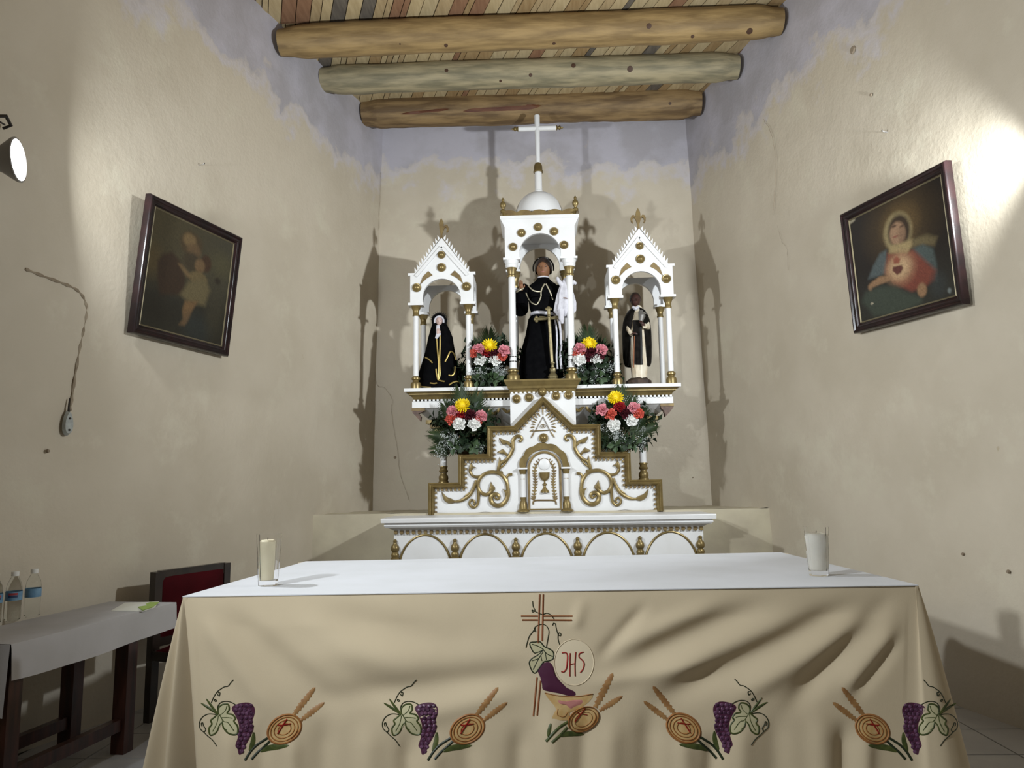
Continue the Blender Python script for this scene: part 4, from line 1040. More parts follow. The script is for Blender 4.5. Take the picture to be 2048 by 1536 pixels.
# centre: cross, vine, host with letters, grapes, chalice, loaf, wheat
c = lambda x, y: (960 + x / 4.518, 1180 + y / 4.518)
mb = MB()
for nm, a, b in (('cross_upright', (540, 38), (525, 480)), ('cross_upright', (572, 38), (562, 460)), ('cross_foot', (515, 790), (483, 1140)), ('cross_foot', (548, 820), (517, 1135)), ('cross_arm', (370, 236), (520, 236)), ('cross_arm', (380, 272), (520, 272)), ('cross_arm', (575, 236), (835, 236)), ('cross_arm', (575, 272), (830, 274))):
    strip(MB(), [c(*a), c((a[0] + b[0]) / 2, (a[1] + b[1]) / 2), c(*b)], 3.6, n=5).build(nm, M['t_brown'], cl_root)
mb = MB()
for pts in ([(475, 100), (480, 150), (495, 180), (475, 200), (470, 180), (500, 195), (560, 220), (600, 210), (640, 225), (670, 265)], [(680, 300), (690, 350), (705, 400), (725, 415), (730, 395), (710, 390), (705, 440), (720, 495)], [(600, 510), (615, 430), (622, 370), (600, 325), (560, 310), (510, 325), (490, 350), (505, 375), (485, 370), (500, 345), (470, 385), (440, 430), (415, 520)], [(655, 320), (665, 298), (680, 305)]):
    strip(mb, [c(*p) for p in pts], 1.8)
mb.build('tendril', M['t_dkgreen'], cl_root)
lf = [(575, 540), (500, 570), (470, 540), (450, 480), (500, 470), (545, 470), (580, 510), (640, 540), (665, 570), (660, 620), (620, 640), (575, 650), (540, 700), (500, 750), (470, 730), (445, 660), (470, 620), (520, 590)]
leaf = patch(MB(), [c(*p) for p in lf], .0012).build('vine_leaf', M['t_leaf'], cl_root)
mb = MB(); strip(mb, [c(*p) for p in lf + [lf[0]]], 2.6)
for pts in ([(575, 540), (530, 510), (470, 490)], [(575, 545), (610, 580), (655, 600)], [(570, 560), (530, 620), (480, 720)], [(550, 590), (560, 640)], [(590, 560), (600, 630)], [(530, 620), (470, 640)]): strip(mb, [c(*p) for p in pts], 2.4)
mb.build('leaf_outline', M['t_dkgreen'], leaf)
host = patch(MB(), [c(850 + 175 * math.cos(a), 655 + 205 * math.sin(a)) for a in [2 * PI * i / 20 for i in range(20)]], .002).build('host', M['t_host'], cl_root)
mb = MB(); strip(mb, [c(740, 570), c(775, 568), c(790, 590), c(788, 650), c(780, 710), c(755, 742), c(735, 735)], 4.2, off=.005)
mb.build('letter', M['t_red'], host)
mb = MB(); strip(mb, [c(815, 570), c(812, 680), c(812, 780)], 3.6, off=.005); strip(mb, [c(865, 560), c(858, 670), c(860, 778)], 3.6, off=.005); strip(mb, [c(812, 675), c(838, 668), c(860, 665)], 3.2, off=.005)
mb.build('letter', M['t_red'], host)
mb = MB(); strip(mb, [c(935, 562), c(900, 575), c(895, 605), c(925, 635), c(942, 665), c(930, 715), c(905, 748)], 4.0, off=.005)
mb.build('letter', M['t_red'], host)
mb = MB(); strip(mb, [c(850 + 178 * math.cos(a), 655 + 208 * math.sin(a)) for a in [2 * PI * i / 24 for i in range(25)]], 2.0)
mb.build('host_edge', M['t_host'], host)
patch(MB(), [c(*p) for p in ((520, 720), (560, 670), (620, 650), (660, 690), (680, 760), (720, 820), (770, 870), (790, 905), (850, 915), (862, 950), (800, 955), (720, 935), (640, 920), (570, 900), (560, 850), (545, 790))], .004).build('grape_bunch', M['t_plum'], cl_root)
ch = patch(MB(), [c(*p) for p in ((585, 930), (700, 955), (860, 965), (1020, 940), (985, 1010), (900, 1070), (810, 1110), (800, 1180), (650, 1160), (690, 1080), (640, 1010))], .002, smoothn=2).build('chalice', M['t_yellow'], cl_root)
patch(MB(), [c(*p) for p in ((690, 990), (760, 1005), (850, 990), (940, 990), (930, 1030), (860, 1060), (820, 1080), (770, 1040), (710, 1030))], .004).build('chalice_band', M['t_pink'], ch)
mb = MB(); strip(mb, [c(*p) for p in ((585, 930), (700, 955), (860, 965), (1020, 940))], 2.4, off=.004); strip(mb, [c(705, 1075), c(700, 1130), c(760, 1145), c(795, 1100)], 2.0, off=.004); mb.build('chalice_stitching', M['t_gold'], ch)
bx, by = 935, 1170
E_ = lambda k, n=16: [(bx + 150 * k * math.cos(a) * math.cos(-.5) - 105 * k * math.sin(a) * math.sin(-.5), by + 150 * k * math.cos(a) * math.sin(-.5) + 105 * k * math.sin(a) * math.cos(-.5)) for a in [2 * PI * i / n for i in range(n)]]
br = patch(MB(), [c(*p) for p in E_(1.0)], .005).build('loaf', M['t_yellow'], cl_root)
mb = MB()
for k in (.97, .78, .56): strip(mb, [c(*p) for p in E_(k) + [E_(k)[0]]], 3.0, off=.0075)
mb.build('loaf_stitching', M['t_gold'], br)
mb = MB(); strip(mb, [c(858, 1195), c(905, 1130), c(950, 1070)], 4.0, off=.009); strip(mb, [c(880, 1112), c(925, 1122), c(970, 1130)], 4.0, off=.009); mb.build('loaf_cross', M['t_red'], br)
I_ = lambda x, y: (x, y)
wheat(I_, c(1040, 1060), c(1190, 770), 8.0, cl_root); wheat(I_, c(1080, 1090), c(1270, 970), 6.5, cl_root)
mb = MB(); strip(mb, [c(800, 1190), c(720, 1240), c(650, 1310), c(595, 1370)], 6.0); strip(mb, [c(790, 1240), c(740, 1300), c(650, 1380)], 6.0); mb.build('stalk', M['t_green'], cl_root)
mb = MB(); strip(mb, [c(720, 1320), c(800, 1300), c(940, 1305)], 10, taper=True); strip(mb, [c(640, 1205), c(625, 1270), c(615, 1330)], 7, taper=True); mb.build('stalk_leaf', M['t_green'], cl_root)

# ------------------------------------------------------------------ candles
def candle(px, py, label, wax_r, wax_m, tall, x_off):
    b = PZ(px, py, TZ + .0042); root = thing('glass_candle', b, label, 'candle', 'candles in glass tumblers on the altar table')
    n = 12; outer = [(.034, 0), (.035, .004), (.037, .03), (.041, .10), (.0445, .165), (.0455, tall)]
    inner = [(.0432, tall), (.0425, .165), (.0385, .10), (.0345, .03), (.033, .020), (.002, .018)]
    MB().lathe(outer + inner, b, n=n).build('glass', M['glass'], root, smooth=False)
    c = b + Vector((x_off, 0, 0)); wh = tall - .022
    if wax_r < .03:
        MB().lathe([(wax_r * .94, .021), (wax_r, .05), (wax_r * 1.08, wh - .006), (wax_r * .9, wh)], c, n=16).build('wax', wax_m, root)
    else:
        MB().lathe([(.0322, .0215), (.0338, .03), (.0374, .10), (.0410, wh - .012), (.036, wh - .003), (.02, wh)], c, n=16).build('wax', wax_m, root)
    MB().tube([c + Vector((0, 0, wh - .004)), c + Vector((.001, 0, wh + .008))], .0012, n=5).build('wick', M['metaldk'], root)
candle(536, 1171, 'cream candle in a clear tumbler on the left end of the altar table', .026, M['wax'], .186, -.006)
candle(1638, 1151, 'white wax filled glass tumbler on the right end of the altar table', .04, M['waxwhite'], .178, 0)

# ------------------------------------------------------------------ side table with cloth, bottles, paper
SZ = .60
A = PZ(22, 1290, SZ); B = PZ(350, 1206, SZ); A = Vector((A.x, A.y)); B = Vector((B.x, B.y)); t2 = (B - A).normalized(); n2 = Vector((-t2.y, t2.x))
if n2.x > 0: n2 = -n2
D = .36
st = thing('side_table', ((A.x + B.x) / 2 - .15, (A.y + B.y) / 2, 0), 'narrow dark wooden table under a white cloth against the left wall', 'table')
A1, B1 = A - t2 * .0, B
def quad(z0, z1, ex, d0, d1, a0=0.0, a1=0.0): return [tuple(A + t2 * (-ex + a0) + n2 * d0), tuple(B + t2 * (ex - a1) + n2 * d0), tuple(B + t2 * (ex - a1) + n2 * d1), tuple(A + t2 * (-ex + a0) + n2 * d1)]
MB().hprism(quad(0, 0, -.01, .01, D - .01), SZ - .03, SZ - .004).build('tabletop', M['darkwood'], st, smooth=False)
def leg_at(px, py, d, w_=.055):
    q = PZ(px, py, .2); return q
L_ = (B - A).length
for s, d in ((.05, .045), (.05, D - .05), (L_ - .28, .045), (L_ - .28, D - .05)):
    q = A + t2 * s + n2 * d; mb = MB()
    for k in (0,):
        w_ = .032
        mb.hprism([tuple(q + t2 * a + n2 * b) for a, b in ((-w_, -w_), (w_, -w_), (w_, w_), (-w_, w_))], 0, SZ - .03)
    mb.build('leg', M['darkwood'], st, smooth=False)
q0, q1 = A + t2 * .05 + n2 * (D / 2), A + t2 * (L_ - .28) + n2 * (D / 2)
for d in (.045, D - .05):
    MB().hprism([tuple(A + t2 * s + n2 * (d + k)) for s, k in ((.05, -.018), (L_ - .28, -.018), (L_ - .28, .018), (.05, .018))], .10, .15).build('stretcher', M['darkwood'], st, smooth=False)
MB().hprism([tuple(A + t2 * s + n2 * k) for s, k in ((.03, .03), (L_ - .26, .03), (L_ - .26, .05), (.03, .05))], SZ - .10, SZ - .03).build('apron', M['darkwood'], st, smooth=False)
drop = .125
mb = MB(); NS = 60
def sc_pt(u, v):                                    # u along the table, v across: 0..1 top, >1 hanging at the front
    s = -.004 + (L_ + .008) * u
    if v <= .5: k = v / .5; p2 = A + t2 * s + n2 * (D * (1 - k) - .004 * k); return Vector((p2.x, p2.y, SZ + .003 * (1 - .2 * math.sin(u * 9))))
    k = (v - .5) / .5; p2 = A + t2 * s - n2 * (.006 + .010 * k + .004 * math.sin(u * 17) * k); return Vector((p2.x, p2.y, SZ + .002 - drop * k * (1 + .06 * math.sin(u * 5))))
mb.grid(sc_pt, NS, 16)
def sc_end(u, v):                                   # hanging corner at the near end
    p2 = A - t2 * (.008 + .012 * v) + n2 * (-.004 + D * u); return Vector((p2.x, p2.y, SZ + .002 - v * (.20 + .05 * (1 - u))))
mb.grid(sc_end, 14, 8)
def sc_far(u, v):
    p2 = B + t2 * (.006 + .010 * v) + n2 * (-.004 + D * u); return Vector((p2.x, p2.y, SZ + .002 - v * drop))
mb.grid(sc_far, 8, 6)
o = mb.build('table_runner', M['sidecloth'], loc=((A.x + B.x) / 2, (A.y + B.y) / 2, SZ), fix=False); tag(o, 'greyish white cloth draped over the narrow side table', 'tablecloth')
def bottle(px, py, label, rot):
    b = PZ(px, py, SZ + .005); h = .205
    root = thing('water_bottle', b, label, 'bottle', 'water bottles on the side table')
    pr = [(.024, 0), (.030, .006), (.031, .02), (.030, .06), (.031, .066), (.031, .118), (.030, .124), (.030, .135), (.026, .155), (.018, .172), (.0125, .184), (.0125, .192)]
    MB().lathe(pr, b, n=20).build('body', M['pet'], root)
    lb = MB().lathe([(.0318, .085), (.0318, .122)], b, n=20, caps=False).build('bottle_label', M['pblue'], root)
    arcp = lambda a0, a1, z0, z1, r: MB().grid(lambda u, v: b + Vector((r * math.cos(a0 + (a1 - a0) * u), r * math.sin(a0 + (a1 - a0) * u), z0 + (z1 - z0) * v)), 8, 1)
    arcp(rot, rot + 1.1, .108, .117, .0322).build('label_print', M['pred'], lb); arcp(rot, rot + 1.1, .098, .107, .0322).build('label_print', M['pnavy'], lb)
    MB().lathe([(.0150, .186), (.0152, .190), (.0152, .203), (.013, h)], b, n=18).build('cap', M['capw'], root)
bottle(24, 1241, 'water bottle with a red mark on its blue label, middle of three', -1.6)
bottle(63, 1233, 'water bottle with blue label, nearest the red chair', 2.6)
bottle(-16, 1248, 'water bottle cut by the left edge of the photo', -1.2)
pc = PZ(262, 1212, SZ + .006)
root = thing('paper_napkin', pc, 'crumpled white paper with green print on the side table', 'paper')
pq = [PZ(a, b, SZ + .006) for a, b in ((222, 1221), (250, 1207), (318, 1203), (310, 1214), (285, 1222))]
MB().add([v + Vector((0, 0, .004 * (i % 2))) for i, v in enumerate(pq)] + [sum(pq, Vector()) / 5 + Vector((0, 0, .010))] + [v - Vector((0, 0, .003)) for v in pq], [(i, (i + 1) % 5, 5) for i in range(5)] + [(i, (i + 1) % 5, 6 + (i + 1) % 5, 6 + i) for i in range(5)]).build('sheet', M['paper'], root, smooth=False)
pq = [PZ(a, b, SZ + .013) for a, b in ((276, 1214), (300, 1204), (318, 1204), (306, 1213), (285, 1219))]
MB().add(pq + [v - Vector((0, 0, .004)) for v in pq], [(0, 1, 2, 3, 4)] + [(i, (i + 1) % 5, 5 + (i + 1) % 5, 5 + i) for i in range(5)]).build('printed_corner', M['pgreen'], root, smooth=False)

# ------------------------------------------------------------------ chair
cl_, cr_ = P(309, 1146, 3.86), P(459, 1121, 4.34)
e = Vector((cr_.x - cl_.x, cr_.y - cl_.y, 0)); wch = e.length; e.normalize(); nb = Vector((e.y, -e.x, 0)); nb = nb if nb.x > 0 else -nb
zt = (cl_.z + cr_.z) / 2; o0 = Vector((cl_.x, cl_.y, 0))
chair = thing('chair', o0 + e * wch / 2, 'dark wooden chair with a red padded back by the left wall', 'chair')
Q = lambda s, d, z: o0 + e * s + nb * d + Vector((0, 0, z))
def obox(s0, s1, d0, d1, z0, z1, lean=0.0):
    return MB().add([Q(s, d - lean * (z - .4), z) for z in (z0, z1) for s, d in ((s0, d0), (s1, d0), (s1, d1), (s0, d1))], [(0, 3, 2, 1), (4, 5, 6, 7), (0, 1, 5, 4), (1, 2, 6, 5), (2, 3, 7, 6), (3, 0, 4, 7)])
dz = cl_.z - zt
bk = MB(); NB = 12
for s0, s1 in ((0, .045), (wch - .045, wch)):
    obox(s0, s1, -.03, .01, 0, zt - .004, .0).build('back_post', M['blackwood'], chair, smooth=False)
obox(.04, wch - .04, -.026, .006, zt - .06, zt, .0).build('top_rail', M['blackwood'], chair, smooth=False)
obox(.04, wch - .04, -.026, .006, .36, .42, .0).build('lower_rail', M['blackwood'], chair, smooth=False)
def padpt(u, v):
    s = .045 + (wch - .09) * u; z = .40 + (zt - .43) * v; k = (1 - abs(2 * u - 1) ** 6) * (1 - abs(2 * v - 1) ** 6)
    return Q(s, .004 + .030 * k, z)
mb = MB().grid(padpt, 20, 14); mb.grid(lambda u, v: Q(.045 + (wch - .09) * u, -.02, .40 + (zt - .43) * v), 1, 1)
mb.build('back_pad', M['redfabric'], chair)
obox(0, wch, 0, .44, .30, .345).build('seat_frame', M['blackwood'], chair, smooth=False)
mb = MB().grid(lambda u, v: Q(.01 + (wch - .02) * u, .02 + .41 * v, .345 + .05 * (1 - abs(2 * u - 1) ** 5) * (1 - abs(2 * v - 1) ** 5)), 14, 14); mb.build('seat_pad', M['redfabric'], chair)
for s in (0, wch - .04): obox(s, s + .04, .40, .44, 0, .30).build('front_leg', M['blackwood'], chair, smooth=False)

# ------------------------------------------------------------------ statues
def head(parent, c, h, skin, face=Vector((0, -1, 0)), features=True):
    """carved head, h = height; face looks along -y, turned about z"""
    c = Vector(c); f = Vector(face).normalized(); ang = math.atan2(f.x, -f.y); R = Matrix.Rotation(ang, 3, 'Z')
    n, m = 24, 18; vs = []; fs = []
    for j in range(m + 1):
        ph = PI * j / m; zz = -math.cos(ph)
        for i in range(n):
            th = 2 * PI * i / n; x = math.sin(ph) * math.sin(th); y = -math.sin(ph) * math.cos(th)
            wx = .36 * (1 - .22 * max(0, -zz)); wy = .40
            px_, py_, pz_ = x * wx, y * wy, zz * .5
            fr = max(0, -y)                            # front of the face
            if fr > 0:
                g = lambda cx, cz, sx, sz: math.exp(-((px_ - cx) / sx) ** 2 - ((pz_ - cz) / sz) ** 2)
                py_ -= fr * (.085 * g(0, -.06, .055, .10) + .05 * g(0, -.11, .06, .05) - .045 * (g(.13, .02, .07, .05) + g(-.13, .02, .07, .05)) + .03 * g(0, -.24, .10, .04) + .035 * g(0, -.40, .12, .09) + .025 * g(0, .10, .25, .05))
            vs.append(c + R @ (Vector((px_, py_, pz_)) * h))
    for j in range(m):
        for i in range(n):
            fs.append((j * n + i, j * n + (i + 1) % n, (j + 1) * n + (i + 1) % n, (j + 1) * n + i))
    mb = MB().add(vs, fs)
    for sg in (-1, 1): mb.ball(c + R @ (Vector((sg * .345, .03, -.02)) * h), .07 * h, 8, 6, (.4, .8, 1.2))   # ears
    mb.lathe([(.20 * h, -.78 * h), (.17 * h, -.55 * h), (.18 * h, -.3 * h)], c + R @ Vector((0, .05 * h, 0)), n=14)
    ob = mb.build('head', skin, parent)
    if features:
        for sg in (-1, 1):
            MB().ball(c + R @ (Vector((sg * .13, -.335, .015)) * h), .05 * h, 8, 6, (1.2, .5, .6)).build('eye', M['hair'], ob)
            MB().tube([c + R @ (Vector((sg * a, b, z)) * h) for a, b, z in ((.06, -.375, .075), (.13, -.372, .095), (.20, -.33, .075))], .012 * h, n=5).build('eyebrow', M['hair'], ob)
        MB().tube([c + R @ (Vector((a, b, z)) * h) for a, b, z in ((-.08, -.36, -.235), (0, -.395, -.23), (.08, -.36, -.235))], [.006 * h, .02 * h, .006 * h], n=6).build('mouth', M['t_pink'] if skin is not M['skindark'] else M['skin'], ob)
    return ob, R
def hand(parent, c, d, up, L, skin, curl=.5):
    """open hand: palm plus five separate bent fingers; d = pointing direction, up = back-of-hand normal"""
    c = Vector(c); d = Vector(d).normalized(); up = Vector(up); up = (up - d * up.dot(d)).normalized(); s = d.cross(up)
    mb = MB(); w_ = L * .22
    mb.tube([c - d * L * .12, c + d * L * .05, c + d * L * .28, c + d * L * .46], [L * .12, L * .17, L * .22, L * .20], n=10, flat=.5, up=up)
    for k, (o, ln) in enumerate(((-.72, .40), (-.25, .50), (.23, .47), (.68, .36))):
        b = c + d * L * .42 + s * w_ * o; q = [b]
        dd = d.copy()
        for j in range(3):
            dd = (dd - up * curl * .45).normalized(); q.append(q[-1] + dd * L * ln / 3)
        mb.tube(q, [L * .055, L * .052, L * .046, L * .032], n=7)
    b = c + d * L * .10 - s * w_ * .8; dd = (d * .6 - s * .8).normalized()
    mb.tube([b, b + dd * L * .18, b + dd * L * .22 + d * L * .16], [L * .07, L * .06, L * .04], n=7)
    return mb.build('hand', skin, parent)
def line(pts, r, name, m, parent, n=6):
    return MB().tube([Vector(p) for p in cr([tuple(p) for p in pts], 4)], r, n=n).build(name, m, parent)

# central statue
Y0 = 5.95
S1 = lambda px, py, dy=0.0: P(px, py, Y0 + dy)
base = Vector((S1(1082, 757).x, Y0, 1.951))
st1 = thing('saint_statue', base, 'dark haired statue in a black habit and white cord under the dome', 'statue')
zw = S1(1085, 629).z; zs_ = S1(1085, 572).z; xc = base.x
xw = S1(1086, 629).x
secs = [(xc - .004, Y0, 1.951, .178, .120, .05), (xc - .004, Y0, 2.05, .172, .115, .05), (xc - .002, Y0, 2.20, .158, .105, .045), (xw - .005, Y0, 2.34, .138, .095, .04), (xw - .005, Y0, zw - .04, .112, .085, .03), (xw, Y0, zw, .090, .072, .02),
        (xw, Y0, zw + .05, .108, .082, .02), (xw + .004, Y0, zw + .14, .120, .088, .01), (xw + .004, Y0, zs_ - .03, .135, .085, 0), (xw + .006, Y0, zs_ + .01, .105, .075, 0), (xw + .008, Y0, zs_ + .045, .055, .055, 0)]
hab = MB().loft(secs, 40, 11)
# raised arm on the left, bent arm on the right, wide sleeves, one surface with the habit
sh = Vector((xw - .115, Y0, zs_ - .01)); el = S1(1040, 618, -.02); wr_ = S1(1043, 584, -.10)
hab.tube([sh, sh.lerp(el, .5) + Vector((-.02, 0, .01)), el, el.lerp(wr_, .5), wr_], [.052, .062, .068, .060, .050], n=14)
sh2 = Vector((xw + .120, Y0, zs_ - .01)); el2 = S1(1124, 622, -.01); wr2 = S1(1126, 600, -.12)
hab.tube([sh2, sh2.lerp(el2, .5) + Vector((.02, 0, 0)), el2, el2.lerp(wr2, .6), wr2], [.052, .058, .060, .052, .045], n=14)
habit = hab.build('habit', M['black'], st1)
cape = MB().loft([(xw + .003, Y0, zs_ - .11, .150, .104, .02), (xw + .003, Y0, zs_ - .05, .146, .100, .01), (xw + .005, Y0, zs_ - .005, .122, .086), (xw + .007, Y0, zs_ + .03, .072, .066), (xw + .008, Y0 + .004, zs_ + .062, .050, .052)], 36, 9)
capelet = cape.build('capelet', M['black'], st1)
bvh = BVHTree.FromPolygons([tuple(v) for v in hab.v + cape.v], hab.f + [tuple(i + len(hab.v) for i in f) for f in cape.f])
def on(px, py, off=.006, b=None):
    d = ray(px, py).normalized(); h = (b or bvh).ray_cast(EYE, d); return (h[0] - d * off) if h[0] else P(px, py, Y0 - .1)
def trim(pxs, r, name, m, parent, b=None):
    return MB().tube([on(a, c_, .005, b) for a, c_ in cr(pxs, 4)], r, n=6).build(name, m, parent)
for pxs in ([(1089, 568), (1084, 577), (1082, 585), (1082, 593), (1078, 603), (1073, 609), (1064, 606), (1057, 598), (1052, 586)], [(1092, 568), (1097, 577), (1102, 588), (1106, 600)], [(1056, 571), (1065, 580), (1074, 583), (1081, 583)]):
    trim(pxs, .0055, 'gold_braid', M['silver'], capelet)
line([S1(1033, 584, -.13), S1(1040, 580, -.15), S1(1047, 577, -.13)], .007, 'cuff', M['silver'], habit)
MB().tube([(xw + .094 * math.cos(a), Y0 + .078 * math.sin(a), zw - .002 + .006 * math.sin(a * 2)) for a in [2 * PI * i / 24 for i in range(24)]], .014, n=8, closed=True).build('cord_belt', M['lace'], st1)
for dx, r in ((1113, .008), (1121, .010)):
    line([S1(dx - 4, 632, -.10), S1(dx, 660, -.11), S1(dx + 1, 690, -.12), S1(dx, 715, -.12), S1(dx + 2, 738, -.12)], r, 'cord_end', M['lace'], st1)
hd, R = head(st1, S1(1087, 538), .172, M['skin'], Vector((-.12, -1, -.1)))
hc = S1(1087, 538)
mb = MB()
for j in range(9):
    for i in range(20):
        ph = PI * .62 * j / 8; th = 2 * PI * i / 20; fr = max(0, math.cos(th))
        phx = ph * (1 - .44 * fr ** 2)
        mb.v.append(hc + R @ (Vector((math.sin(phx) * math.sin(th) * .42, -math.sin(phx) * math.cos(th) * .45 + .01, math.cos(phx) * .55)) * .172))
for j in range(8):
    for i in range(20): mb.f.append((j * 20 + i, j * 20 + (i + 1) % 20, (j + 1) * 20 + (i + 1) % 20, (j + 1) * 20 + i))
mb.build('hair', M['hair'], hd)
MB().tube([hc + Vector((.084 * math.sin(a), .03 + .02 * math.cos(a), .014 + .100 * math.cos(a))) for a in [-1.8 + 3.6 * i / 24 for i in range(25)]], .007, n=6).build('halo', M['halo'], hd)
MB().lathe([(.044, 0), (.046, .012)], (xw + .008, Y0, zs_ + .062), n=16).build('collar', M['lace'], st1)
hand(st1, wr_ + Vector((0, -.01, .02)), (-.1, -.35, .9), (0, 1, 0), .085, M['skin'], .4)
hand(st1, wr2 + Vector((0, -.02, 0)), (.3, -.8, .1), (0, 0, 1), .08, M['skin'], .6)
# lace gown held in the crook of the arm
g0 = S1(1130, 592, -.14)
gown = thing('lace_gown', g0, 'small white lace gown bundle held on the arm of the central statue', 'gown')
gz = lambda py: S1(1130, py, -.14).z
mb = MB().loft([(g0.x - .005, g0.y, gz(634), .045, .03, .12), (g0.x - .004, g0.y, gz(622), .082, .05, .10), (g0.x + .002, g0.y, gz(606), .078, .052, .08), (g0.x + .004, g0.y, gz(590), .070, .05, .06), (g0.x + .006, g0.y, gz(574), .050, .042, .05), (g0.x + .008, g0.y, gz(563), .030, .028, .02), (g0.x + .008, g0.y, gz(556), .012, .012, 0)], 36, 9)
mb.v = [v + Vector((noise.noise(v * 14) * .010, noise.noise(v * 17 + Vector((3, 0, 0))) * .010, 0)) for v in mb.v]
mb.build('skirt', M['lace'], gown)
MB().tube([g0 + Vector((-.02, -.02, gz(572) - g0.z)), g0 + Vector((-.052, -.03, gz(562) - g0.z)), g0 + Vector((-.058, -.03, gz(556) - g0.z))], [.020, .016, .009], n=9).build('sleeve', M['lace'], gown)
MB().tube([g0 + Vector((.03, -.02, gz(572) - g0.z)), g0 + Vector((.075, -.02, gz(566) - g0.z)), g0 + Vector((.09, -.02, gz(570) - g0.z))], [.020, .018, .012], n=9).build('sleeve', M['lace'], gown)
MB().tube([g0 + Vector((-.035, -.045, gz(622) - g0.z)), g0 + Vector((-.035, -.05, gz(640) - g0.z)), g0 + Vector((-.028, -.05, gz(650) - g0.z))], [.026, .022, .008], n=9).build('ribbon_end', M['lace'], gown)

# brass standing crucifix in front of the statue
k0 = P(1106, 757, 5.80); k0.z = 1.951
bc = thing('standing_cross', k0, 'small brass standing cross in front of the central statue', 'cross')
kz = lambda py: P(1100, py, 5.80).z
kx = lambda px, py: P(px, py, 5.80).x
MB().lathe([(.050, 0), (.048, .012), (.036, .02), (.040, .035), (.030, .05), (.020, .065), (.026, .078), (.024, .098), (.012, .108), (.012, .13), (.018, .138), (.018, .144), (.010, .15)], k0, n=8).build('foot', M['brass'], bc)
top = Vector((kx(1096, 612), 5.80, kz(612)))
bar = lambda a, b, w_: MB().tube([a, b], w_, n=4, up=(1, 0, 0))
xa_, xb_ = Vector((kx(1104, 722), 5.80, k0.z + .145)), Vector((kx(1097, 618), 5.80, kz(618)))
MB().tube([xa_, xa_.lerp(xb_, .35), xa_.lerp(xb_, .45), xb_], [.012, .015, .013, .014], n=8).build('upright', M['brass'], bc)
al, ar = Vector((kx(1073, 638), 5.80, kz(638))), Vector((kx(1123, 635), 5.80, kz(635)))
MB().tube([al, ar], .013, n=8).build('arm', M['brass'], bc)
for q, d in ((al, Vector((-1, 0, 0))), (ar, Vector((1, 0, 0))), (xb_, Vector((0, 0, 1)))):
    s = d.cross(Vector((0, 1, 0))); mb = MB()
    for o in (d * .010, s * .014, -s * .014): mb.ball(q + o, .014, 10, 7, (1, .7, 1))
    mb.build('trefoil', M['brass'], bc)
MB().ball(Vector((kx(1104, 738), 5.765, kz(738))), .010, 8, 6).build('stud', M['gold'], bc)
mb = MB(); cc = (al + ar) / 2                         # the small figure on the cross
mb.tube([cc + Vector((0, -.018, .0)), cc + Vector((.0, -.020, -.05)), cc + Vector((.004, -.018, -.10)), cc + Vector((.004, -.016, -.16))], [.010, .011, .009, .005], n=8)
for sg in (-1, 1): mb.tube([cc + Vector((0, -.018, -.004)), cc + Vector((sg * .04, -.016, .008)), cc + Vector((sg * .075, -.014, .012))], [.006, .005, .004], n=6)
mb.ball(cc + Vector((0, -.02, .018)), .011, 8, 6, (.9, 1, 1.2)); mb.build('figure', M['brass'], bc)

# veiled statue in the left tower
Y1 = 5.93
S2 = lambda px, py, dy=0.0: P(px, py, Y1 + dy)
vz = lambda py: S2(880, py).z
vb = Vector((S2(880, 775).x, Y1, 1.907))
st2 = thing('veiled_statue', vb, 'veiled mourning statue in a black cloak with gold braid, left tower', 'statue')
def vs_(pl, pr, py, ry, am=.0):
    a, b = S2(pl, py), S2(pr, py); return ((a.x + b.x) / 2, Y1, a.z, (b.x - a.x) / 2, ry, am)
bs = vs_(832, 926, 771, .13, .05)
cl2 = MB().loft([(bs[0], Y1, 1.907, bs[3] + .01, .14, .05), bs, vs_(836, 922, 755, .125, .05), vs_(842, 916, 735, .115, .04), vs_(848, 911, 715, .108, .03), vs_(853, 908, 695, .10, .02), vs_(857, 905, 675, .092, .01), vs_(861, 899, 660, .084, .0), vs_(865, 893, 648, .072, .0), vs_(868, 887, 637, .058, 0), vs_(871, 884, 630, .04, 0), vs_(875, 881, 626, .015, 0)], 36, 9)
cloak = cl2.build('cloak', M['black'], st2)
b2 = BVHTree.FromPolygons([tuple(v) for v in cl2.v], cl2.f)
for pxs in ([(873, 676), (875, 700), (877, 725), (877, 745), (876, 760)], [(880, 662), (880, 690), (879, 720), (880, 745), (878, 758)], [(890, 724), (895, 714), (901, 703), (908, 708), (912, 720)], [(910, 733), (909, 745), (904, 751), (897, 750)], [(851, 715), (858, 719), (865, 726)], [(860, 766), (868, 767), (874, 766)], [(877, 760), (883, 762), (889, 763)], [(898, 770), (906, 765), (914, 763), (920, 766)], [(838, 773), (850, 774), (862, 775)], [(876, 760), (873, 748), (872, 738)]):
    trim(pxs, .0058, 'gold_braid', M['braid'], cloak, b2)
vh = S2(878.5, 643, -.065)
hd2, R2 = head(st2, vh, .074, M['skinpale'])
MB().tube([vh + Vector((.036 * math.sin(a), -.005, .040 * math.cos(a))) for a in [-1.9 + 3.8 * i / 16 for i in range(17)]], .008, n=8, flat=1.6, up=(0, 1, 0)).build('wimple', M['lace'], hd2)
MB().tube([vh + Vector((.050 * math.sin(a), .004, .052 * math.cos(a) + .002)) for a in [-2.2 + 4.4 * i / 18 for i in range(19)]], .012, n=8).build('veil_hood', M['black'], hd2)
crown = MB().tube([vh + Vector((.062 * math.sin(a), .02, .018 + .056 * math.cos(a))) for a in [-1.7 + 3.4 * i / 20 for i in range(21)]], .004, n=6).build('halo', M['halo'], hd2)
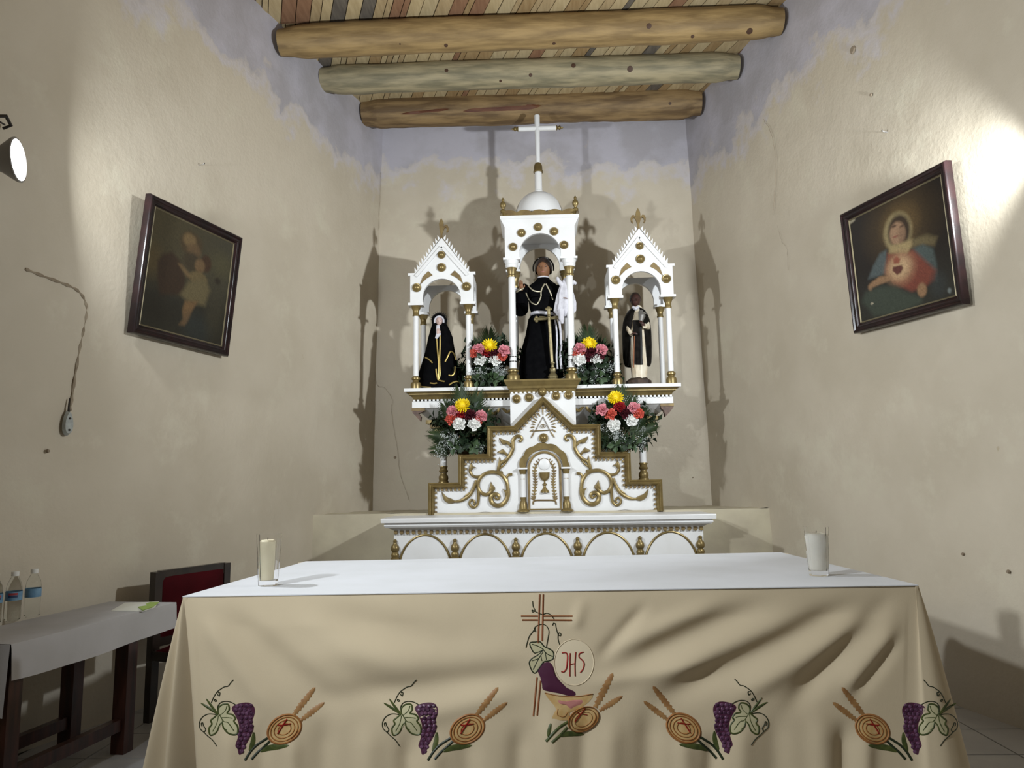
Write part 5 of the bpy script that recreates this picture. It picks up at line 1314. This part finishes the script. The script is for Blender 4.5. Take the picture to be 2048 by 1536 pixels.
for i in range(13):
    a = -1.5 + 3.0 * i / 12; o = vh + Vector((.062 * math.sin(a), .02, .018 + .056 * math.cos(a))); d = Vector((math.sin(a), 0, math.cos(a)))
    MB().tube([o, o + d * .018], [.003, .001], n=5).build('halo_spike', M['halo'], crown)
MB().tube([S2(876, 651, -.10), S2(876, 660, -.115), S2(877, 668, -.12), S2(872, 677, -.12)], [.014, .016, .020, .010], n=8, flat=.5).build('handkerchief', M['lace'], st2)
hand(st2, S2(876, 668, -.125), (.05, -.2, 1), (0, 1, 0), .055, M['skinpale'], .2)

# statue in the right tower
Y2 = 5.93
S3 = lambda px, py, dy=0.0: P(px, py, Y2 + dy)
mb_ = S3(1277, 768); mb0 = Vector((mb_.x, Y2, 1.907))
st3 = thing('robed_statue', mb0, 'dark skinned statue in white robe and black cape, right tower', 'statue')
mb = MB().loft([(mb0.x, Y2, 1.907, .100, .085, .05), (mb0.x, Y2, 1.955, .098, .084, .06), (mb0.x, Y2, 1.972, .07, .06, .03)], 22, 7)
mb.v = [v + Vector((0, 0, .012 * noise.noise(v * 20) if v.z > 1.91 else 0)) for v in mb.v]; mb.build('rocky_base', M['rock'], st3)
def ms(pl, pr, py, ry, am=.0):
    a, b = S3(pl, py), S3(pr, py); return ((a.x + b.x) / 2, Y2, a.z, (b.x - a.x) / 2, ry, am)
rb = MB().loft([ms(1264, 1293, 764, .055, .05), ms(1263, 1294, 745, .055, .06), ms(1260, 1296, 720, .056, .05), ms(1257, 1297, 690, .056, .03), ms(1256, 1297, 665, .055, .02), ms(1258, 1296, 645, .054, 0), ms(1261, 1293, 628, .05, 0), ms(1266, 1286, 618, .035, 0), ms(1270, 1281, 612, .025, 0)], 30, 9)
robe = rb.build('robe', M['cream_robe'], st3)
b3 = BVHTree.FromPolygons([tuple(v) for v in rb.v], rb.f)
def flatpanel(rows, name, m, parent, off, bv, th=.008):
    vs = []; nn_ = 7
    for (pl, pr, py) in rows:
        for i in range(nn_):
            q = on(pl + (pr - pl) * i / (nn_ - 1), py, off, bv); vs.append(q)
    k = len(vs); vs += [v + Vector((0, th, 0)) for v in vs]
    fs = [(r * nn_ + i, r * nn_ + i + 1, (r + 1) * nn_ + i + 1, (r + 1) * nn_ + i) for r in range(len(rows) - 1) for i in range(nn_ - 1)]
    fs += [(k + a, k + d, k + c, k + b) for a, b, c, d in fs]
    return MB().add(vs, fs).build(name, m, parent)
flatpanel([(1266, 1284, 640), (1266, 1284, 660), (1267, 1285, 690), (1268, 1285, 715), (1269, 1286, 729)], 'scapular', M['blackgloss'], st3, .012, b3)
# cape: open at the front, hanging at both sides
mb = MB(); rows = []
for py, pl, pr, ry, gap in ((616, 1263, 1284, .045, .25), (622, 1256, 1291, .058, .30), (632, 1250, 1297, .066, .34), (645, 1246, 1301, .074, .44), (665, 1244, 1303, .078, .52), (690, 1245, 1304, .078, .58), (715, 1246, 1304, .076, .66), (727, 1248, 1303, .072, .78), (733, 1251, 1301, .068, .95)):
    a, b = S3(pl, py), S3(pr, py); cx_ = (a.x + b.x) / 2; rx = (b.x - a.x) / 2
    rows.append([Vector((cx_ + rx * math.sin(gap + (2 * PI - 2 * gap) * i / 28), Y2 + .01 - ry * math.cos(gap + (2 * PI - 2 * gap) * i / 28), a.z)) for i in range(29)])
outer = [v for r in rows for v in r]; k = len(outer)
cen = Vector((mb0.x, Y2, 0))
inner = [v + Vector((cen.x - v.x, cen.y - v.y, 0)).normalized() * .008 for v in outer]
fs = [(r * 29 + i, r * 29 + i + 1, (r + 1) * 29 + i + 1, (r + 1) * 29 + i) for r in range(8) for i in range(28)]
fs2 = [(k + a, k + d, k + c, k + b) for a, b, c, d in fs]
edge = [(r * 29, (r + 1) * 29, k + (r + 1) * 29, k + r * 29) for r in range(8)] + [(r * 29 + 28, k + r * 29 + 28, k + (r + 1) * 29 + 28, (r + 1) * 29 + 28) for r in range(8)] + [(8 * 29 + i, 8 * 29 + i + 1, k + 8 * 29 + i + 1, k + 8 * 29 + i) for i in range(28)]
mb.add(outer + inner, fs + fs2 + edge).build('cape', M['blackgloss'], st3)
hd3, R3 = head(st3, S3(1270.5, 600, -.005), .120, M['skindark'], Vector((.12, -1, 0)))
hc3 = S3(1270.5, 600, -.005); mb = MB()
for j in range(7):
    for i in range(18):
        ph = PI * .55 * j / 6; th = 2 * PI * i / 18; phx = ph * (1 - .5 * max(0, math.cos(th)) ** 2)
        mb.v.append(hc3 + R3 @ (Vector((math.sin(phx) * math.sin(th) * .385, -math.sin(phx) * math.cos(th) * .425 + .01, math.cos(phx) * .53)) * .120))
for j in range(6):
    for i in range(18): mb.f.append((j * 18 + i, j * 18 + (i + 1) % 18, (j + 1) * 18 + (i + 1) % 18, (j + 1) * 18 + i))
mb.build('hair', M['hair'], hd3)
MB().tube([S3(1266, 614, -.05), S3(1271, 618, -.065), S3(1277, 614, -.05)], [.012, .016, .012], n=8).build('collar', M['lace'], st3)
# sleeves and hands
for pts, rr in ((((1254, 640, 0), (1257, 660, -.04), (1262, 668, -.085)), (.018, .018, .015)), (((1293, 640, 0), (1295, 655, -.04), (1290, 652, -.085)), (.020, .022, .020))):
    MB().tube([S3(a, b, c_) for a, b, c_ in pts], rr, n=12).build('sleeve', M['cream_robe'], st3)
hand(st3, S3(1263, 668, -.10), (.7, -.3, .1), (0, -.6, .8), .055, M['skindark'], .7)
hand(st3, S3(1288, 650, -.10), (-.6, -.3, .6), (0, -.8, .2), .055, M['skindark'], .7)
MB().tube([S3(1269, 672, -.115), S3(1268, 700, -.12), S3(1267, 735, -.11)], [.004, .004, .005], n=6).build('staff', M['t_brown'], st3)
MB().tube([S3(1281, 622, -.08), S3(1284, 632, -.10), S3(1282, 642, -.10)], [.018, .028, .016], n=9).tube([S3(1281, 630, -.10), S3(1293, 626, -.10)], [.009, .006], n=6).build('held_crucifix', M['metalgrey'], st3)

# ------------------------------------------------------------------ flower arrangements
def carnation_mesh(seed, layers=5):
    r_ = random.Random(seed); mb = MB()
    for L in range(layers):
        k = L / (layers - 1); R = 1.0 - .62 * k; z = .05 + .62 * k; n = 22
        vs = [Vector((0, 0, z - .35))]
        for i in range(n):
            a = 2 * PI * i / n; rr = R * (1 + .14 * math.sin(a * 5 + L * 2) + r_.uniform(-.12, .12)); vs.append(Vector((rr * math.cos(a), rr * math.sin(a), z + (.16 if i % 2 else -.10) + r_.uniform(-.06, .06))))
        mb.add(vs, [(0, 1 + i, 1 + (i + 1) % n) for i in range(n)])
    return mb
def mum_mesh(seed):
    r_ = random.Random(seed); mb = MB()
    for L in range(6):
        n = 20 - L * 2; el = L / 6 * 1.35
        for i in range(n):
            a = 2 * PI * (i + L * .5) / n + r_.uniform(-.06, .06); d = Vector((math.cos(a) * math.cos(el), math.sin(a) * math.cos(el), math.sin(el) * .75)); s = Vector((-math.sin(a), math.cos(a), 0)) * .10
            ln = r_.uniform(.88, 1.08) * (1 - .25 * L / 6)
            mb.add([d * .2 - s * .5, d * .2 + s * .5, d * ln * .75 + s + Vector((0, 0, .06)), d * ln + Vector((0, 0, .10)), d * ln * .75 - s + Vector((0, 0, .06))], [(0, 1, 2, 4), (4, 2, 3)])
    mb.ball((0, 0, .12), .45, 10, 7)
    return mb
def leaf_sprig(seed, n=9):
    r_ = random.Random(seed); mb = MB().tube([(0, 0, 0), (0, .1, .5), (0, .05, 1.0)], [.03, .022, .012], n=5)
    for i in range(n):
        t = .15 + .85 * i / (n - 1); a = i * 2.4; b = Vector((0, .1 * math.sin(t * 3), t)); d = Vector((math.cos(a), math.sin(a) * .8, .55)).normalized(); s = d.cross(Vector((0, 0, 1))).normalized() * .13; ln = r_.uniform(.36, .52)
        mb.add([b, b + d * ln * .5 + s + Vector((0, 0, .02)), b + d * ln - Vector((0, 0, .08)), b + d * ln * .5 - s + Vector((0, 0, .02)), b + d * ln * .5 + Vector((0, 0, -.03))], [(0, 1, 4), (1, 2, 4), (2, 3, 4), (3, 0, 4)])
    return mb
def frond_mesh(n=15):
    mb = MB().tube([(0, 0, 0), (0, 0, .55), (0, .05, .8)], [.016, .012, .006], n=5)
    for sg in (-1, 1):
        for i in range(n):
            t = .18 + .62 * i / (n - 1); b = Vector((0, .04 * t, t)); an = 1.05 - .85 * i / (n - 1); d = Vector((sg * math.sin(an), .10, math.cos(an))); ln = .34 + .12 * math.sin(PI * i / (n - 1)); s = Vector((-sg * math.cos(an), 0, math.sin(an))) * .017
            mb.add([b - s * .6, b + d * ln * .55 - s + Vector((0, .02, 0)), b + d * ln, b + d * ln * .55 + s, b + s * .6], [(0, 1, 3, 4), (1, 2, 3)])
    return mb
def breath_mesh(seed):
    r_ = random.Random(seed); mb = MB()
    for i in range(16):
        p = Vector((r_.gauss(0, .3), r_.gauss(0, .22), r_.uniform(.25, 1.0)))
        mb.tube([(0, 0, 0), p * .6 + Vector((r_.uniform(-.05, .05), 0, .1)), p], .010, n=3)
        for j in range(4):
            q = p + Vector((r_.gauss(0, .09), r_.gauss(0, .09), r_.gauss(0, .09)))
            mb.ball(q, r_.uniform(.022, .045), 5, 4)
    return mb
CARN = {}
for col in ('pink', 'coral', 'red', 'wine', 'whitep'):
    CARN[col] = [carnation_mesh(s).mesh('carnation', M[col], smooth=False, fix=False) for s in (1, 2)]
MUM = [mum_mesh(s).mesh('chrysanthemum', M['yellow'], smooth=False, fix=False) for s in (1, 2)]
SPR = [leaf_sprig(s).mesh('leaf_sprig', M['leaf'], smooth=False, fix=False) for s in (1, 2, 3)]
FRO = frond_mesh().mesh('palm_frond', M['frond'], smooth=False, fix=False)
BRE = [breath_mesh(s) for s in (1, 2)]
BRM = []
for b in BRE:
    me = b.mesh('baby_breath', M['gyp'], smooth=False, fix=False); BRM.append(me)
FER = leaf_sprig(9, 14).mesh('fern_sprig', M['fern'], smooth=False, fix=False)
def put(me, name, parent, loc, d, sc, roll=0.0, stuff=False):
    o = bpy.data.objects.new(name, me); COL.objects.link(o); o.parent = parent
    q = Vector(d).normalized().to_track_quat('Z', 'Y') @ Matrix.Rotation(roll, 3, 'Z').to_quaternion()
    if name == 'palm_frond':                        # keep the fan facing the nave
        z = Vector(d).normalized(); x_ = Vector((0, 1, 0)).cross(z).normalized(); y_ = z.cross(x_)
        q = Matrix((x_, y_, z)).transposed().to_quaternion()
    o.matrix_local = Matrix.LocRotScale(Vector(loc) - ORG[parent.name], q, Vector((sc, sc, sc)))
    if stuff: o['kind'] = 'stuff'
    return o
def arrangement(label, zb, Y, cxp, flowers, seed, topy, width, fronds, yback=.03, vase='basket'):
    r_ = random.Random(seed); x = P(cxp, 850, Y).x
    base = Vector((x, Y, zb)); root = thing('flower_arrangement', base, label, 'flowers', 'flower arrangements on the retable')
    vm = M['foil'] if vase == 'foil' else M['golddk']
    MB().lathe([(.052, 0), (.056, .006), (.050, .02), (.060, .07), (.066, .085), (.062, .087), (.054, .075)], base + Vector((0, 0, .001)), n=18).build('vase', vm, root)
    hub = base + Vector((0, 0, .08))
    for px, py, col in flowers:
        dy = -.12 + .0012 * max(0, 850 - py) * 0
        p = P(px, py, Y - .165 + (.03 if col == 'yellow' else 0) + r_.uniform(-.015, .015))
        d = (p - (hub + Vector((0, .08, .04)))).normalized() + Vector((0, -1.0, .15))
        sz = {'yellow': .068, 'pink': .047, 'coral': .046, 'red': .045, 'wine': .048, 'whitep': .050}[col]
        me = MUM[seed % 2] if col == 'yellow' else r_.choice(CARN[col])
        put(me, 'chrysanthemum' if col == 'yellow' else 'carnation', root, p, d, sz, r_.uniform(0, 6))
        MB().tube([hub, (hub + p) / 2 + Vector((0, .02, 0)), p - d.normalized() * .01], .003, n=4).build('stem', M['stem'], root)
    n = 46
    for i in range(n):                                # dark leaves all round
        a = 2 * PI * i / n * 2.618; h = r_.uniform(-.02, .30); rr = width * (.48 + .55 * math.sin(PI * min(1, (h + .08) / .42)))
        p = base + Vector((rr * math.cos(a) * .75, rr * math.sin(a) * .36 + .01, .05 + h)); p.x += r_.uniform(-.02, .02)
        d = Vector((math.cos(a) * 1.0, math.sin(a) * .55 - .25, r_.uniform(-.15, .8)))
        put(SPR[i % 3], 'leaf_sprig', root, p - d.normalized() * .07, d, r_.uniform(.13, .19), r_.uniform(0, 6))
    for i in range(9):                                # low front leaves and ferns
        a = -PI + PI * (i + .5) / 9; d = Vector((math.cos(a), math.sin(a) * .7, -.12)); put(FER if i % 2 else SPR[i % 3], 'fern_sprig' if i % 2 else 'leaf_sprig', root, hub + Vector((0, 0, .0)), d, .17, r_.uniform(0, 6))
    for i in range(7):
        a = -PI + PI * (.08 + .84 * r_.random()); h = r_.uniform(.05, .20); rr = width * .62
        p = base + Vector((rr * math.cos(a) * r_.uniform(.5, 1.1), -abs(rr * math.sin(a)) * .45 - .03, h - .06)); d = Vector((math.cos(a) * .9, -.55, r_.uniform(.1, .8)))
        put(BRM[i % 2], 'baby_breath', root, p, d, r_.uniform(.08, .12), r_.uniform(0, 6), stuff=True)
    for (ang, sc, dz) in fronds:
        sc *= .80 if yback < 0 else .92
        d = Vector((math.sin(ang), .12 if yback > 0 else 0.0, math.cos(ang))); put(FRO, 'palm_frond', root, hub + Vector((0, yback, dz)), d, sc)
    return root
LB = [(925, 812, 'yellow'), (905, 822, 'pink'), (962, 832, 'pink'), (903, 838, 'coral'), (954, 840, 'coral'), (923, 828, 'red'), (941, 830, 'wine'), (918, 848, 'whitep'), (948, 848, 'whitep')]
RB = [(1231, 797, 'yellow'), (1204, 820, 'pink'), (1268, 816, 'pink'), (1221, 828, 'coral'), (1276, 826, 'coral'), (1239, 813, 'red'), (1251, 826, 'wine'), (1228, 850, 'whitep'), (1263, 840, 'whitep')]
LU = [(979, 692, 'yellow'), (957, 698, 'pink'), (1008, 701, 'pink'), (951, 706, 'coral'), (1003, 712, 'coral'), (973, 705, 'red'), (988, 707, 'wine'), (961, 720, 'whitep'), (991, 720, 'whitep')]
RU = [(1178, 689, 'yellow'), (1160, 697, 'pink'), (1203, 699, 'pink'), (1158, 706, 'coral'), (1199, 708, 'wine'), (1182, 704, 'wine'), (1175, 714, 'wine'), (1159, 719, 'whitep'), (1193, 717, 'whitep')]
fz = [(-.05, .40, .10), (.28, .36, .06), (-.42, .34, .06), (-1.25, .33, .02), (1.2, .33, .02), (.75, .33, .04), (-1.65, .30, .0)]
arrangement('flower arrangement on the step at the left of the gold frame, below the shelf', 1.384, 5.76, 930, LB, 1, 795, .22, [(.35, .42, .08), (-.1, .42, .10), (-.55, .38, .06), (-1.35, .34, .02), (-1.75, .32, .0), (.75, .36, .05)], yback=-.10)
arrangement('flower arrangement on the step at the right of the gold frame, below the shelf', 1.384, 5.76, 1245, RB, 2, 775, .22, fz, yback=-.10)
arrangement('flower arrangement on the shelf between the veiled statue and the central statue', 1.907, 5.90, 978, LU, 3, 668, .20, [(0, .40, .06), (.35, .36, .04), (-.4, .36, .04), (-1.2, .34, .0), (-1.55, .28, -.02)], vase='foil')
arrangement('flower arrangement on the shelf between the central statue and the white robed statue', 1.907, 5.90, 1182, RU, 4, 668, .20, [(0, .40, .06), (.4, .34, .04), (-.35, .36, .04), (1.1, .30, .0), (-.9, .34, .02)], vase='foil')
